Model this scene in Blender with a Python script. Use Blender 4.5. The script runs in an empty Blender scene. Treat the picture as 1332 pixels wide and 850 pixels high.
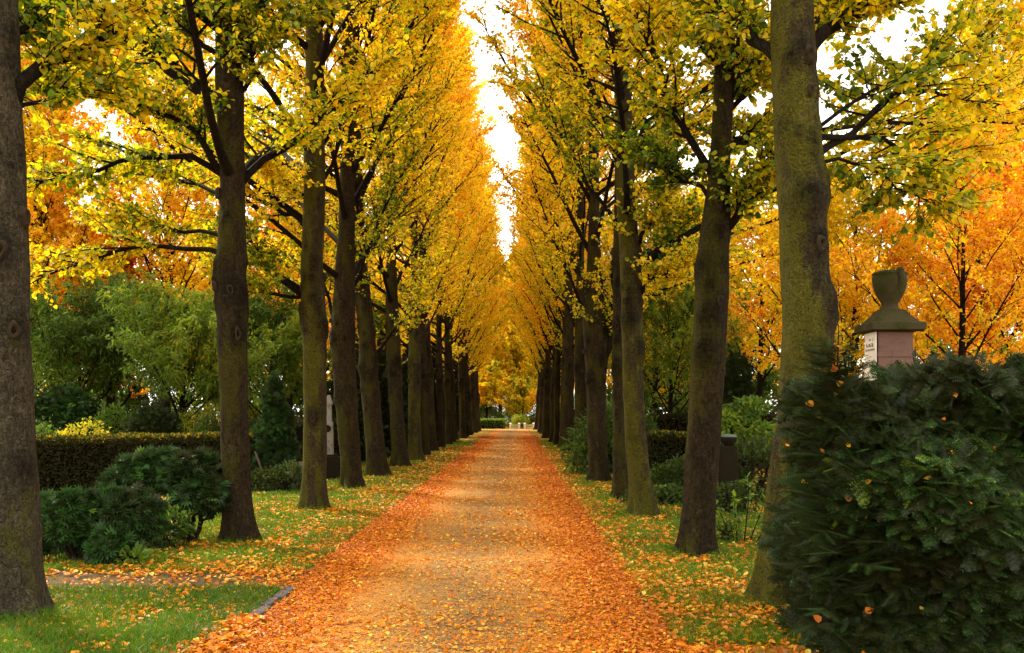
import bpy, math, random
import numpy as np
from math import radians as R

S = bpy.context.scene
COL = S.collection
rng = np.random.default_rng(7)
F, VX, VY, EYE = 1332.0, 672.0, 537.0, 1.6      # lens and eye height worked out from the photograph


def at(px, py, d):
    return np.array([(px - VX) / F * d, d, EYE + (VY - py) / F * d])


def depth(py, z=0.0):
    return F * (EYE - z) / (py - VY)


# ---------------------------------------------------------------- materials
def mat(name):
    m = bpy.data.materials.new(name)
    m.use_nodes = True
    nt = m.node_tree
    nt.nodes.clear()
    out = nt.nodes.new('ShaderNodeOutputMaterial')
    return m, nt, out


def nd(nt, typ, ins=None, **kw):
    n = nt.nodes.new(typ)
    for k, v in kw.items():
        setattr(n, k, v)
    for k, v in (ins or {}).items():
        if hasattr(v, 'is_linked') or isinstance(v, bpy.types.NodeSocket):
            nt.links.new(v, n.inputs[k])
        else:
            n.inputs[k].default_value = v
    return n


def ramp(nt, fac, stops, interp='LINEAR'):
    n = nt.nodes.new('ShaderNodeValToRGB')
    cr = n.color_ramp
    cr.interpolation = interp
    while len(cr.elements) < len(stops):
        cr.elements.new(0.5)
    for e, (p, c) in zip(cr.elements, stops):
        e.position = p
        e.color = (c[0], c[1], c[2], 1) if len(c) == 3 else c
    nt.links.new(fac, n.inputs[0])
    return n.outputs[0]


def mixc(nt, fac, a, b, blend='MIX'):
    n = nt.nodes.new('ShaderNodeMix')
    n.data_type = 'RGBA'
    n.blend_type = blend
    for i, v in ((0, fac), (6, a), (7, b)):
        if isinstance(v, bpy.types.NodeSocket):
            nt.links.new(v, n.inputs[i])
        else:
            n.inputs[i].default_value = v if i == 0 else (v[0], v[1], v[2], 1)
    return n.outputs[2]


def math_n(nt, op, a, b=0.0, clamp=False):
    n = nt.nodes.new('ShaderNodeMath')
    n.operation = op
    n.use_clamp = clamp
    for i, v in enumerate((a, b)):
        if isinstance(v, bpy.types.NodeSocket):
            nt.links.new(v, n.inputs[i])
        else:
            n.inputs[i].default_value = v
    return n.outputs[0]


def noise(nt, co, scale, detail=4.0, rough=0.6):
    n = nd(nt, 'ShaderNodeTexNoise', {'Vector': co, 'Scale': scale, 'Detail': detail, 'Roughness': rough})
    return n.outputs[0]


def mapped(nt, co, scale):
    return nd(nt, 'ShaderNodeMapping', {'Vector': co, 'Scale': scale}).outputs[0]


def leaf_mat(name, stops, trans=0.5, gloss=0.06, rough=0.45, obj_var=0.06):
    m, nt, out = mat(name)
    a = nd(nt, 'ShaderNodeAttribute', attribute_name='tint').outputs['Fac']
    oi = nd(nt, 'ShaderNodeObjectInfo').outputs['Random']
    v = math_n(nt, 'ADD', a, math_n(nt, 'MULTIPLY', math_n(nt, 'SUBTRACT', oi, 0.5), obj_var * 2), True)
    c = ramp(nt, v, stops)
    geo = nd(nt, 'ShaderNodeNewGeometry')
    co = nd(nt, 'ShaderNodeTexCoord').outputs['Object']
    c = mixc(nt, math_n(nt, 'MULTIPLY', noise(nt, co, 55, 2), 0.3), c, mixc(nt, 0.75, c, (0.16, 0.07, 0.008)))
    df = nd(nt, 'ShaderNodeBsdfDiffuse', {'Color': c, 'Roughness': 0.6}).outputs[0]
    tr = nd(nt, 'ShaderNodeBsdfTranslucent', {'Color': mixc(nt, 0.35, c, mixc(nt, 1.0, c, (1.0, 0.93, 0.5), 'MULTIPLY'))}).outputs[0]
    mx = nd(nt, 'ShaderNodeMixShader', {0: trans, 1: df, 2: tr}).outputs[0]
    if gloss:
        gl = nd(nt, 'ShaderNodeBsdfGlossy', {'Color': (1, 1, 1, 1), 'Roughness': rough}).outputs[0]
        mx = nd(nt, 'ShaderNodeMixShader', {0: gloss, 1: mx, 2: gl}).outputs[0]
    nt.links.new(mx, out.inputs[0])
    return m


def principled(nt, out, col, rough=0.8, bump=None, bs=0.5, bd=0.02, spec=0.3):
    p = nd(nt, 'ShaderNodeBsdfPrincipled', {'Roughness': rough})
    p.inputs['Specular IOR Level'].default_value = spec
    if isinstance(col, bpy.types.NodeSocket):
        nt.links.new(col, p.inputs['Base Color'])
    else:
        p.inputs['Base Color'].default_value = (*col, 1)
    if bump is not None:
        b = nd(nt, 'ShaderNodeBump', {'Height': bump, 'Strength': bs, 'Distance': bd})
        nt.links.new(b.outputs[0], p.inputs['Normal'])
    nt.links.new(p.outputs[0], out.inputs[0])
    return p


def bark_mat(name, dark, mid, moss, moss_amt):
    m, nt, out = mat(name)
    co = nd(nt, 'ShaderNodeTexCoord').outputs['Object']
    oi = nd(nt, 'ShaderNodeObjectInfo')
    co = nd(nt, 'ShaderNodeVectorMath', {0: co, 1: oi.outputs['Location']}, operation='ADD').outputs[0]
    fis = noise(nt, mapped(nt, co, (22, 22, 9.0)), 1.6, 8, 0.8)
    fine = noise(nt, co, 38, 5, 0.75)
    ring = noise(nt, mapped(nt, co, (3.5, 3.5, 24)), 1.0, 4, 0.7)
    big = noise(nt, mapped(nt, co, (2.2, 2.2, 0.9)), 1.3, 4, 0.6)
    spots = noise(nt, co, 9.0, 3, 0.5)
    c = mixc(nt, ramp(nt, fis, [(0.36, (0, 0, 0)), (0.6, (1, 1, 1))]), dark, mid)
    c = mixc(nt, ramp(nt, ring, [(0.27, (1, 1, 1)), (0.35, (0, 0, 0))]), c, (dark[0] * .6, dark[1] * .6, dark[2] * .6))
    nx_ = nd(nt, 'ShaderNodeSeparateXYZ', {0: nd(nt, 'ShaderNodeNewGeometry').outputs['Normal']}).outputs[0]
    big = math_n(nt, 'SUBTRACT', big, math_n(nt, 'MULTIPLY', nx_, 0.10))  # shifts the tint mask so flanks turned to -X take more of it
    mf = ramp(nt, math_n(nt, 'ADD', math_n(nt, 'MULTIPLY', big, 0.8), math_n(nt, 'MULTIPLY', fine, 0.22)),
              [(0.66 - 0.3 * moss_amt, (0, 0, 0)), (0.72 - 0.24 * moss_amt, (1, 1, 1))])
    c = mixc(nt, math_n(nt, 'MULTIPLY', mf, 0.8), c, moss)
    c = mixc(nt, ramp(nt, spots, [(0.62, (0, 0, 0)), (0.70, (0.6, 0.6, 0.6))]), c, (mid[0] * 1.5, mid[1] * 1.55, mid[2] * 1.6))
    c = mixc(nt, ramp(nt, fine, [(0.3, (0.6, 0.6, 0.6)), (0.5, (0, 0, 0))]), c, (dark[0] * .5, dark[1] * .5, dark[2] * .5))
    h = math_n(nt, 'ADD', math_n(nt, 'MULTIPLY', fis, 0.9), math_n(nt, 'ADD', math_n(nt, 'MULTIPLY', ring, 0.5), math_n(nt, 'MULTIPLY', fine, 0.6)))
    c = mixc(nt, 0.75, c, mixc(nt, noise(nt, mapped(nt, co, (7, 7, 2.2)), 1.0, 5, 0.7), (0.28, 0.26, 0.24), (1.75, 1.7, 1.6)), 'MULTIPLY')
    kn = nd(nt, 'ShaderNodeAttribute', attribute_name='tint').outputs['Fac']
    kf = math_n(nt, 'MULTIPLY', math_n(nt, 'SUBTRACT', kn, 0.5), 2.0, True)
    kf = math_n(nt, 'MULTIPLY', kf, ramp(nt, noise(nt, co, 26, 5, 0.7), [(0.3, (0.35, 0.35, 0.35)), (0.6, (1, 1, 1))]))
    c = mixc(nt, kf, c, (dark[0] * 0.35, dark[1] * 0.35, dark[2] * 0.35))
    crk = nd(nt, 'ShaderNodeTexVoronoi', {'Vector': mapped(nt, nd(nt, 'ShaderNodeVectorMath', {0: co, 1: nd(nt, 'ShaderNodeTexNoise', {'Vector': co, 'Scale': 6.0}).outputs['Color']}, operation='ADD').outputs[0], (26, 26, 7)), 'Scale': 1.0}, feature='DISTANCE_TO_EDGE').outputs['Distance']
    ck = ramp(nt, crk, [(0.0, (0, 0, 0)), (0.10, (1, 1, 1))])
    c = mixc(nt, math_n(nt, 'MULTIPLY', math_n(nt, 'SUBTRACT', 1.0, ck), 0.55), c, (dark[0] * .5, dark[1] * .5, dark[2] * .5))
    h = math_n(nt, 'ADD', h, math_n(nt, 'MULTIPLY', ck, 0.7))
    principled(nt, out, c, 0.9, h, 1.0, 0.035, 0.08)
    return m


LIME = [(0.0, (0.02, 0.07, 0.004)), (0.18, (0.09, 0.20, 0.005)), (0.32, (0.42, 0.44, 0.006)),
        (0.44, (0.92, 0.72, 0.010)), (0.68, (0.96, 0.58, 0.006)), (0.84, (0.88, 0.31, 0.006)), (1.0, (0.50, 0.11, 0.008))]
M = {}
M['lime_leaf'] = leaf_mat('lime leaf', LIME, 0.6, 0.02, 0.45, 0.085)
M['fallen'] = leaf_mat('fallen leaf', [(0.0, (0.10, 0.04, 0.012)), (0.18, (0.28, 0.08, 0.010)), (0.42, (0.58, 0.14, 0.006)),
                                       (0.66, (0.72, 0.25, 0.008)), (0.86, (0.76, 0.42, 0.02)), (1.0, (0.76, 0.60, 0.10))], 0.15, 0.02)
M['green_leaf'] = leaf_mat('green leaf', [(0, (0.008, 0.026, 0.006)), (0.3, (0.035, 0.10, 0.012)), (0.6, (0.13, 0.26, 0.025)), (0.8, (0.30, 0.38, 0.02)), (1, (0.60, 0.45, 0.02))], 0.5, 0.015)
M['needle'] = leaf_mat('yew needle', [(0, (0.0015, 0.010, 0.004)), (0.5, (0.004, 0.030, 0.010)), (0.8, (0.020, 0.095, 0.022)), (1, (0.17, 0.27, 0.02))], 0.25, 0.010, 0.35)
M['spray'] = leaf_mat('cypress spray', [(0, (0.0015, 0.011, 0.004)), (0.5, (0.006, 0.042, 0.013)), (0.8, (0.024, 0.12, 0.024)), (1, (0.16, 0.24, 0.02))], 0.2, 0.010, 0.35)
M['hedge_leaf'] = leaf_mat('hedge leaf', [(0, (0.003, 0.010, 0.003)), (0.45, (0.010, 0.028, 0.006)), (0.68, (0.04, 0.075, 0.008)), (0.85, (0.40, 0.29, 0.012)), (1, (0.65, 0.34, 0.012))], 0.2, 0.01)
M['grass'] = leaf_mat('grass blade', [(0, (0.018, 0.07, 0.003)), (0.5, (0.068, 0.19, 0.004)), (0.85, (0.20, 0.31, 0.006)), (1, (0.42, 0.36, 0.04))], 0.4, 0.015)
M['bark'] = bark_mat('lime bark', (0.012, 0.0085, 0.0045), (0.056, 0.040, 0.019), (0.066, 0.062, 0.007), 0.52)
M['bark_grey'] = bark_mat('grey lime bark', (0.026, 0.022, 0.014), (0.105, 0.090, 0.060), (0.090, 0.090, 0.014), 0.48)
M['bark_moss'] = bark_mat('mossy lime bark', (0.020, 0.015, 0.007), (0.080, 0.062, 0.030), (0.115, 0.112, 0.010), 0.72)
M['limb_bark'] = bark_mat('limb bark', (0.007, 0.005, 0.003), (0.024, 0.017, 0.010), (0.026, 0.026, 0.005), 0.3)
M['twig'] = bark_mat('twig bark', (0.012, 0.010, 0.008), (0.05, 0.036, 0.022), (0.04, 0.04, 0.01), 0.2)


def scar_mat():
    m, nt, out = mat('bark scar')
    co = nd(nt, 'ShaderNodeTexCoord').outputs['Object']
    n1 = noise(nt, co, 30, 4)
    principled(nt, out, mixc(nt, n1, (0.006, 0.0045, 0.003), (0.042, 0.030, 0.016)), 0.9, n1, 0.8, 0.01, 0.1)
    return m


def stone_mat(name, a, b, stain, scale=6.0, amount=0.5):
    m, nt, out = mat(name)
    co = nd(nt, 'ShaderNodeTexCoord').outputs['Object']
    n1, n2 = noise(nt, co, scale, 6, 0.65), noise(nt, co, scale * 9, 4, 0.7)
    c = mixc(nt, n2, a, b)
    c = mixc(nt, ramp(nt, n1, [(0.62 - 0.25 * amount, (0, 0, 0)), (0.78 - 0.2 * amount, (0.9, 0.9, 0.9))]), c, stain)
    principled(nt, out, c, 1.0, math_n(nt, 'ADD', n1, math_n(nt, 'MULTIPLY', n2, 0.5)), 0.7, 0.012, 0.03)
    return m


M['scar'] = scar_mat()
M['sand_stone'] = stone_mat('mossy sandstone', (0.028, 0.025, 0.013), (0.075, 0.062, 0.033), (0.026, 0.034, 0.006), 5, 0.6)
M['red_stone'] = stone_mat('red sandstone', (0.105, 0.060, 0.050), (0.19, 0.115, 0.095), (0.05, 0.03, 0.024), 4, 0.45)
M['white_stone'] = stone_mat('pale marble', (0.62, 0.58, 0.50), (0.80, 0.77, 0.70), (0.36, 0.33, 0.26), 5, 0.2)
M['grey_stone'] = stone_mat('grey granite', (0.05, 0.048, 0.048), (0.12, 0.115, 0.11), (0.03, 0.025, 0.02), 8, 0.3)
M['dark_stone'] = stone_mat('dark granite', (0.008, 0.0065, 0.004), (0.022, 0.017, 0.010), (0.016, 0.019, 0.004), 6, 0.3)
M['brown_stone'] = stone_mat('brown boulder', (0.06, 0.045, 0.035), (0.13, 0.095, 0.075), (0.04, 0.04, 0.02), 6, 0.3)
M['wood'] = stone_mat('weathered wood', (0.05, 0.04, 0.03), (0.12, 0.10, 0.08), (0.04, 0.04, 0.03), 12, 0.2)
M['lichen'] = stone_mat('pale lichen', (0.06, 0.085, 0.08), (0.13, 0.17, 0.16), (0.03, 0.04, 0.03), 14, 0.4)
M['engraving'] = stone_mat('engraved lettering', (0.16, 0.14, 0.12), (0.26, 0.23, 0.20), (0.22, 0.2, 0.16), 20, 0.3)
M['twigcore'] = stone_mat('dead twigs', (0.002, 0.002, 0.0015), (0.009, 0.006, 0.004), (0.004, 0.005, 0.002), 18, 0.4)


# ---------------------------------------------------------------- mesh building
def unit(v):
    return v / np.maximum(np.linalg.norm(v, axis=-1, keepdims=True), 1e-9)


class MB:
    """collects arrays of verts and faces and links them as one mesh object"""

    def __init__(self):
        self.v, self.f, self.t, self.n = [], [], [], 0

    def add(self, v, faces, tint=None):
        v = np.asarray(v, float).reshape(-1, 3)
        for i, fc in enumerate(faces):
            fc = np.asarray(fc, np.int64)
            self.f.append(fc + self.n)
            self.t.append(np.full(len(fc), 0.5) if tint is None else np.broadcast_to(tint[i] if isinstance(tint, list) else tint, (len(fc),)))
        self.v.append(v)
        self.n += len(v)

    def mesh(self, name, m, smooth=False):
        me = bpy.data.meshes.new(name)
        v = np.concatenate(self.v)
        me.vertices.add(len(v))
        me.vertices.foreach_set('co', v.astype(np.float32).ravel())
        idx = np.concatenate([f.ravel() for f in self.f]).astype(np.int32)
        tot = np.concatenate([np.full(len(f), f.shape[1]) for f in self.f])
        start = np.concatenate([[0], np.cumsum(tot)[:-1]]).astype(np.int32)
        me.loops.add(len(idx))
        me.loops.foreach_set('vertex_index', idx)
        me.polygons.add(len(tot))
        me.polygons.foreach_set('loop_start', start)
        me.update(calc_edges=True)
        me.polygons.foreach_set('use_smooth', np.full(len(tot), smooth))
        a = me.attributes.new('tint', 'FLOAT', 'FACE')
        a.data.foreach_set('value', np.clip(np.concatenate(self.t), 0, 1).astype(np.float32))
        me.materials.append(M[m] if isinstance(m, str) else m)
        return me

    def build(self, name, m, parent=None, smooth=False):
        return link(name, self.mesh(name, m, smooth), parent)


def link(name, me, parent=None):
    o = bpy.data.objects.new(name, me)
    COL.objects.link(o)
    if parent is not None:
        o.parent = parent
    return o


def tag(o, label=None, cat=None, group=None, kind=None):
    for k, v in (('label', label), ('category', cat), ('group', group), ('kind', kind)):
        if v:
            o[k] = v
    return o


def empty(name, loc, label, cat, group=None, rz=0.0):
    o = link(name, None)
    o.empty_display_size = 0.2
    o.location = [float(x) for x in loc]
    o.rotation_euler.z = rz
    return tag(o, label, cat, group)


def tubes(mb, P, Rad, sides, tint=0.5, cap=True):
    """P (n,k,3), Rad (n,k)"""
    n, k = P.shape[:2]
    T = unit(np.gradient(P, axis=1))
    ref = np.where(np.abs(T[:, :1, 2:3]) > 0.75, np.array([1.0, 0.13, 0]), np.array([0, 0.1, 1.0]))
    U = unit(np.cross(T, np.broadcast_to(ref, T.shape)))
    V = np.cross(T, U)
    a = np.arange(sides) / sides * 2 * np.pi
    ring = P[:, :, None, :] + Rad[:, :, None, None] * (np.cos(a)[None, None, :, None] * U[:, :, None, :] + np.sin(a)[None, None, :, None] * V[:, :, None, :])
    i = np.arange(n)[:, None, None] * k * sides
    j = np.arange(k - 1)[None, :, None] * sides
    s = np.arange(sides)[None, None, :]
    s2 = (s + 1) % sides
    f = np.stack([i + j + s, i + j + s2, i + j + sides + s2, i + j + sides + s], -1).reshape(-1, 4)
    mb.add(ring, [f], tint)


def place(mb, tv, tf, P, X, Y, Z, scale, tint, jit=0.0):
    """copies a template (verts tv, list of face arrays tf) to frames X,Y,Z at P"""
    n, k = len(P), len(tv)
    sc = np.broadcast_to(np.asarray(scale, float), (n,))[:, None, None]
    v = P[:, None, :] + sc * (tv[None, :, 0:1] * X[:, None, :] + tv[None, :, 1:2] * Y[:, None, :] + tv[None, :, 2:3] * Z[:, None, :])
    off = (np.arange(n) * k)[:, None, None]
    faces = [(np.asarray(f)[None] + off).reshape(-1, len(f[0])) for f in tf]
    tn = np.broadcast_to(np.asarray(tint, float), (n,))
    mb.add(v, faces, [np.repeat(tn, len(f)) + (rng.normal(0, jit, n * len(f)) if jit else 0) for f in tf])


def frames(axis, normal):
    Y = unit(axis)
    X = unit(np.cross(Y, normal))
    return X, Y, np.cross(X, Y)


LEAF6 = (np.array([[0, 0, 0], [.40, .16, .07], [.36, .60, .06], [0, 1, -.08], [-.36, .60, .06], [-.40, .16, .07]]), [[[0, 1, 2, 3], [0, 3, 4, 5]]])
LEAF4 = (np.array([[0, 0, 0], [.42, .40, .08], [0, 1, -.05], [-.42, .40, .08]]), [[[0, 1, 2, 3]]])
SLIM = (np.array([[0, 0, 0], [.15, .35, .03], [0, 1, -.14], [-.15, .35, .03]]), [[[0, 1, 2, 3]]])
OVAL = (np.array([[0, 0, 0], [.22, .25, .05], [.20, .65, .03], [0, 1, -.12], [-.20, .65, .03], [-.22, .25, .05]]), [[[0, 1, 2, 3], [0, 3, 4, 5]]])


def yew_template(pairs=14):
    v, f = [], []
    for i in range(pairs):
        y = 0.06 + 0.9 * i / pairs
        ln = 0.20 * (1 - 0.5 * (i / pairs) ** 2)
        for sgn in (-1, 1):
            b = len(v)
            v += [[0, y - 0.008, 0], [0, y + 0.035, 0], [sgn * ln, y + 0.09, -0.03]]
            f.append([b, b + 1, b + 2])
    b = len(v)
    v += [[-.012, 0, 0], [.012, 0, 0], [0, 1.05, -.05]]
    f.append([b, b + 1, b + 2])
    return np.array(v, float), [f]


def fan_template():
    v, f = [], []
    for i, a in enumerate((-62, -40, -20, 0, 18, 38, 60)):
        a = R(a)
        y0 = 0.1 + 0.1 * abs(math.sin(i * 2.1))
        ln = 0.9 - 0.3 * abs(a)
        c, s = math.cos(a), math.sin(a)
        b = len(v)
        w = 0.085
        for u, t in ((0, 0), (w, .5), (0, 1), (-w, .55)):
            v.append([s * ln * t + c * u * 1.0, y0 * (1 - t) + c * ln * t - s * u, -0.12 * t * t + 0.04 * math.sin(i * 3)])
        f.append([b, b + 1, b + 2, b + 3])
    return np.array(v, float), [f]




def frond_template():
    v, f = [], []

    def spray(o, dr, ln, n, nl):
        nr = np.array([dr[1], -dr[0]])
        for i in range(n):
            t = 0.08 + 0.9 * i / n
            l = nl * (1 - 0.35 * t)
            for sg in (-1, 1):
                q = o + dr * ln * t
                b = len(v)
                e = q + nr * sg * l * .92 + dr * l * .42
                for u, z in ((q - dr * .016, 0), (q + dr * .020, 0), (e, -.012)):
                    v.append([u[0], u[1], z - .16 * u[1] ** 2 - .12 * abs(u[0])])
                f.append([b, b + 1, b + 2])
        b = len(v)
        for u in (o - nr * .006, o + nr * .006, o + dr * ln):
            v.append([u[0], u[1], .004 - .16 * u[1] ** 2 - .12 * abs(u[0])])
        f.append([b, b + 1, b + 2])
    spray(np.array([0, .12]), np.array([0, 1.0]), .88, 12, .115)
    for i in range(5):
        for sg in (-1, 1):
            a = R(52 - 3 * i)
            spray(np.array([0, .12 + .145 * i + (.05 if sg > 0 else 0)]), np.array([sg * math.sin(a), math.cos(a)]), .44 - .065 * i, 6, .10)
    return np.array(v, float), [f]


YEW, FAN, FROND = yew_template(), fan_template(), frond_template()


def rnd(n, s=1.0, g=rng):
    return g.normal(0, s, (n, 3))


# ---------------------------------------------------------------- trees
def grow(P0, D, L, k, up, wob, g):
    n = len(P0)
    P = np.zeros((n, k, 3))
    P[:, 0] = P0
    d = unit(D)
    st = (L / (k - 1))[:, None]
    for i in range(1, k):
        P[:, i] = P[:, i - 1] + d * st
        d = unit(d + np.array([0, 0, 1.0]) * (np.broadcast_to(up, (n,))[:, None]) + g.normal(0, wob, (n, 3)))
    return P


def along(P, idx, s):
    k = P.shape[1]
    x = np.clip(s, 0, 0.9999) * (k - 1)
    i = x.astype(int)
    w = (x - i)[:, None]
    return P[idx, i] * (1 - w) + P[idx, i + 1] * w, unit(P[idx, i + 1] - P[idx, i])


def side_shoots(P, par_len, g, per, s0, lo, hi, k, ang=(32, 62), flat=0.3, up=0.05):
    n = len(P)
    idx = np.repeat(np.arange(n), per)
    s = s0 + (1 - s0) * ((np.tile(np.arange(per), n) + g.random(n * per)) / per)
    p, t = along(P, idx, s)
    lat = unit(np.cross(t, np.array([0, 0, 1.0])) + 1e-4)
    nrm = np.cross(lat, t)
    sg = np.where(np.tile(np.arange(per), n) % 2 == 0, 1.0, -1.0)
    a = np.radians(g.uniform(*ang, len(idx)))[:, None]
    side = unit(lat * sg[:, None] + nrm * g.normal(0.12, flat, (len(idx), 1)))
    d = t * np.cos(a) + side * np.sin(a)
    ln = g.uniform(lo, hi, len(idx)) * (1.15 - 0.6 * s)
    if par_len is not None:
        ln = ln * np.clip(par_len[idx] / 3.5, 0.45, 1.1)
    return idx, s, grow(p, d, ln, k, up, 0.10, g), ln


def foliage(mb, shoots, per, g, size, tints, tmpl, droop=0.45, root=0.0):
    n = len(shoots)
    idx = np.repeat(np.arange(n), per)
    s = root + (1 - root) * g.random(n * per)
    p, t = along(shoots, idx, s)
    ax = unit(t * 0.6 + rnd(len(idx), 0.55, g) + np.array([0, 0, -droop]))
    nm = unit(rnd(len(idx), 0.55, g) + np.array([0, 0, 0.9]))
    X, Y, Z = frames(ax, nm)
    p = p + rnd(len(idx), 0.02, g)
    place(mb, tmpl[0], tmpl[1], p, X, Y, Z, size * g.uniform(0.5, 1.35, len(idx)), tints(idx, p))


def blotch(p, seed, f=1.0):
    """smooth pseudo noise in about -1..1"""
    a = seed * 1.7
    return (np.sin(p[:, 0] * 1.3 * f + a + 1.1 * np.sin(p[:, 1] * .9 * f)) + np.sin(p[:, 1] * 1.1 * f + 2 * a + np.sin(p[:, 2] * 1.2 * f)) + np.sin(p[:, 2] * 1.6 * f + 3 * a + np.sin(p[:, 0] * 1.0 * f))) / 3


def trunk_mesh(mb, prof, H, g, knots=(), sides=26, flare=0.42, dz=0.11):
    """prof rows: z, x, y, r. returns functions for the axis and radius"""
    prof = np.array(prof, float)
    z = np.concatenate([np.linspace(0, 0.5, 9)[:-1], np.arange(0.5, H, dz), [H]])
    cx, cy, r = (np.interp(z, prof[:, 0], prof[:, i]) for i in (1, 2, 3))
    ker = np.ones(9) / 9
    pad = lambda q: np.convolve(np.pad(q, 4, mode='edge'), ker, 'valid')
    cx, cy, r = pad(cx), pad(cy), pad(r)
    th = np.arange(sides) / sides * 2 * np.pi
    ZZ, TH = np.meshgrid(z, th, indexing='ij')
    RR = r[:, None] * (1 + flare * np.exp(-ZZ / 0.16) + 0.26 * np.exp(-ZZ / 0.22) * np.cos(5 * TH + g.random() * 6) + 0.03 * np.sin(2 * TH + ZZ * .9 + g.random() * 6) + 0.025 * np.sin(3 * TH - ZZ * 1.7) + 0.02 * np.sin(ZZ * 7 + 3 * np.sin(TH)))
    RR = RR + r[:, None] * g.normal(0, 0.008, RR.shape)
    KT = np.zeros_like(RR)
    for (kz, ka, ks, amp) in knots:
        da = (TH - ka + np.pi) % (2 * np.pi) - np.pi
        q = (da * np.interp(kz, z, r)) ** 2 + ((ZZ - kz) * 0.8) ** 2
        KT = np.maximum(KT, np.clip(amp / .035, .3, 1) * np.exp(-q / (2 * (ks * 1.05) ** 2)))
        RR = RR + amp * .7 * np.exp(-(q / (ks * ks * 1.8)) ** 1.2) - amp * 0.45 * np.exp(-q / (2 * (ks * .33) ** 2))
    X = cx[:, None] + RR * np.cos(TH)
    Y = cy[:, None] + RR * np.sin(TH)
    ZZ = ZZ.copy()
    ZZ[0] -= 0.03
    n, k = ZZ.shape
    i = np.arange(n - 1)[:, None] * k
    s = np.arange(k)[None]
    f = np.stack([i + s, i + (s + 1) % k, i + k + (s + 1) % k, i + k + s], -1).reshape(-1, 4)
    mb.add(np.stack([X, Y, ZZ], -1), [f], 0.5 + 0.5 * KT.reshape(-1)[f[:, 0]])
    return lambda q: np.stack([np.interp(q, z, cx), np.interp(q, z, cy), q], -1), lambda q: np.interp(q, z, r)


def scar(parent, axis, rad, z, ang, size):
    """lens-shaped lip of an old pruning wound"""
    mb = MB()
    a = np.linspace(0, 2 * np.pi, 17)[:-1]
    wv = 1 + .16 * np.sin(2 * a + z * 9) + .12 * np.sin(3 * a + ang * 5)
    c = axis(np.array([z]))[0]
    rr = float(rad(np.array([z]))[0])
    n = np.array([math.cos(ang), math.sin(ang), 0.0])
    t = np.array([-math.sin(ang), math.cos(ang), 0.0])
    out = rr * 1.03 + 0.028 * size / 0.06
    rows = []
    for k, (w, o) in enumerate(((1.6, -.05), (1.3, -0.012), (1.0, 0.010), (0.66, 0.006), (0.4, -.02))):
        rows.append(c + n * (out + o * size / 0.06) + wv[:, None] * (t * np.cos(a)[:, None] * 0.62 + np.array([0, 0, 1.0]) * np.sin(a)[:, None] * (1 + .25 * np.sin(a)[:, None] ** 2)) * size * w)
    v = np.concatenate(rows)
    f = [[r * 16 + i, r * 16 + (i + 1) % 16, r * 16 + 16 + (i + 1) % 16, r * 16 + 16 + i] for r in range(4) for i in range(16)]
    mb.add(v, [f, [list(range(64, 80))]])
    return mb.build('knot', 'scar', parent, True)


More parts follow.
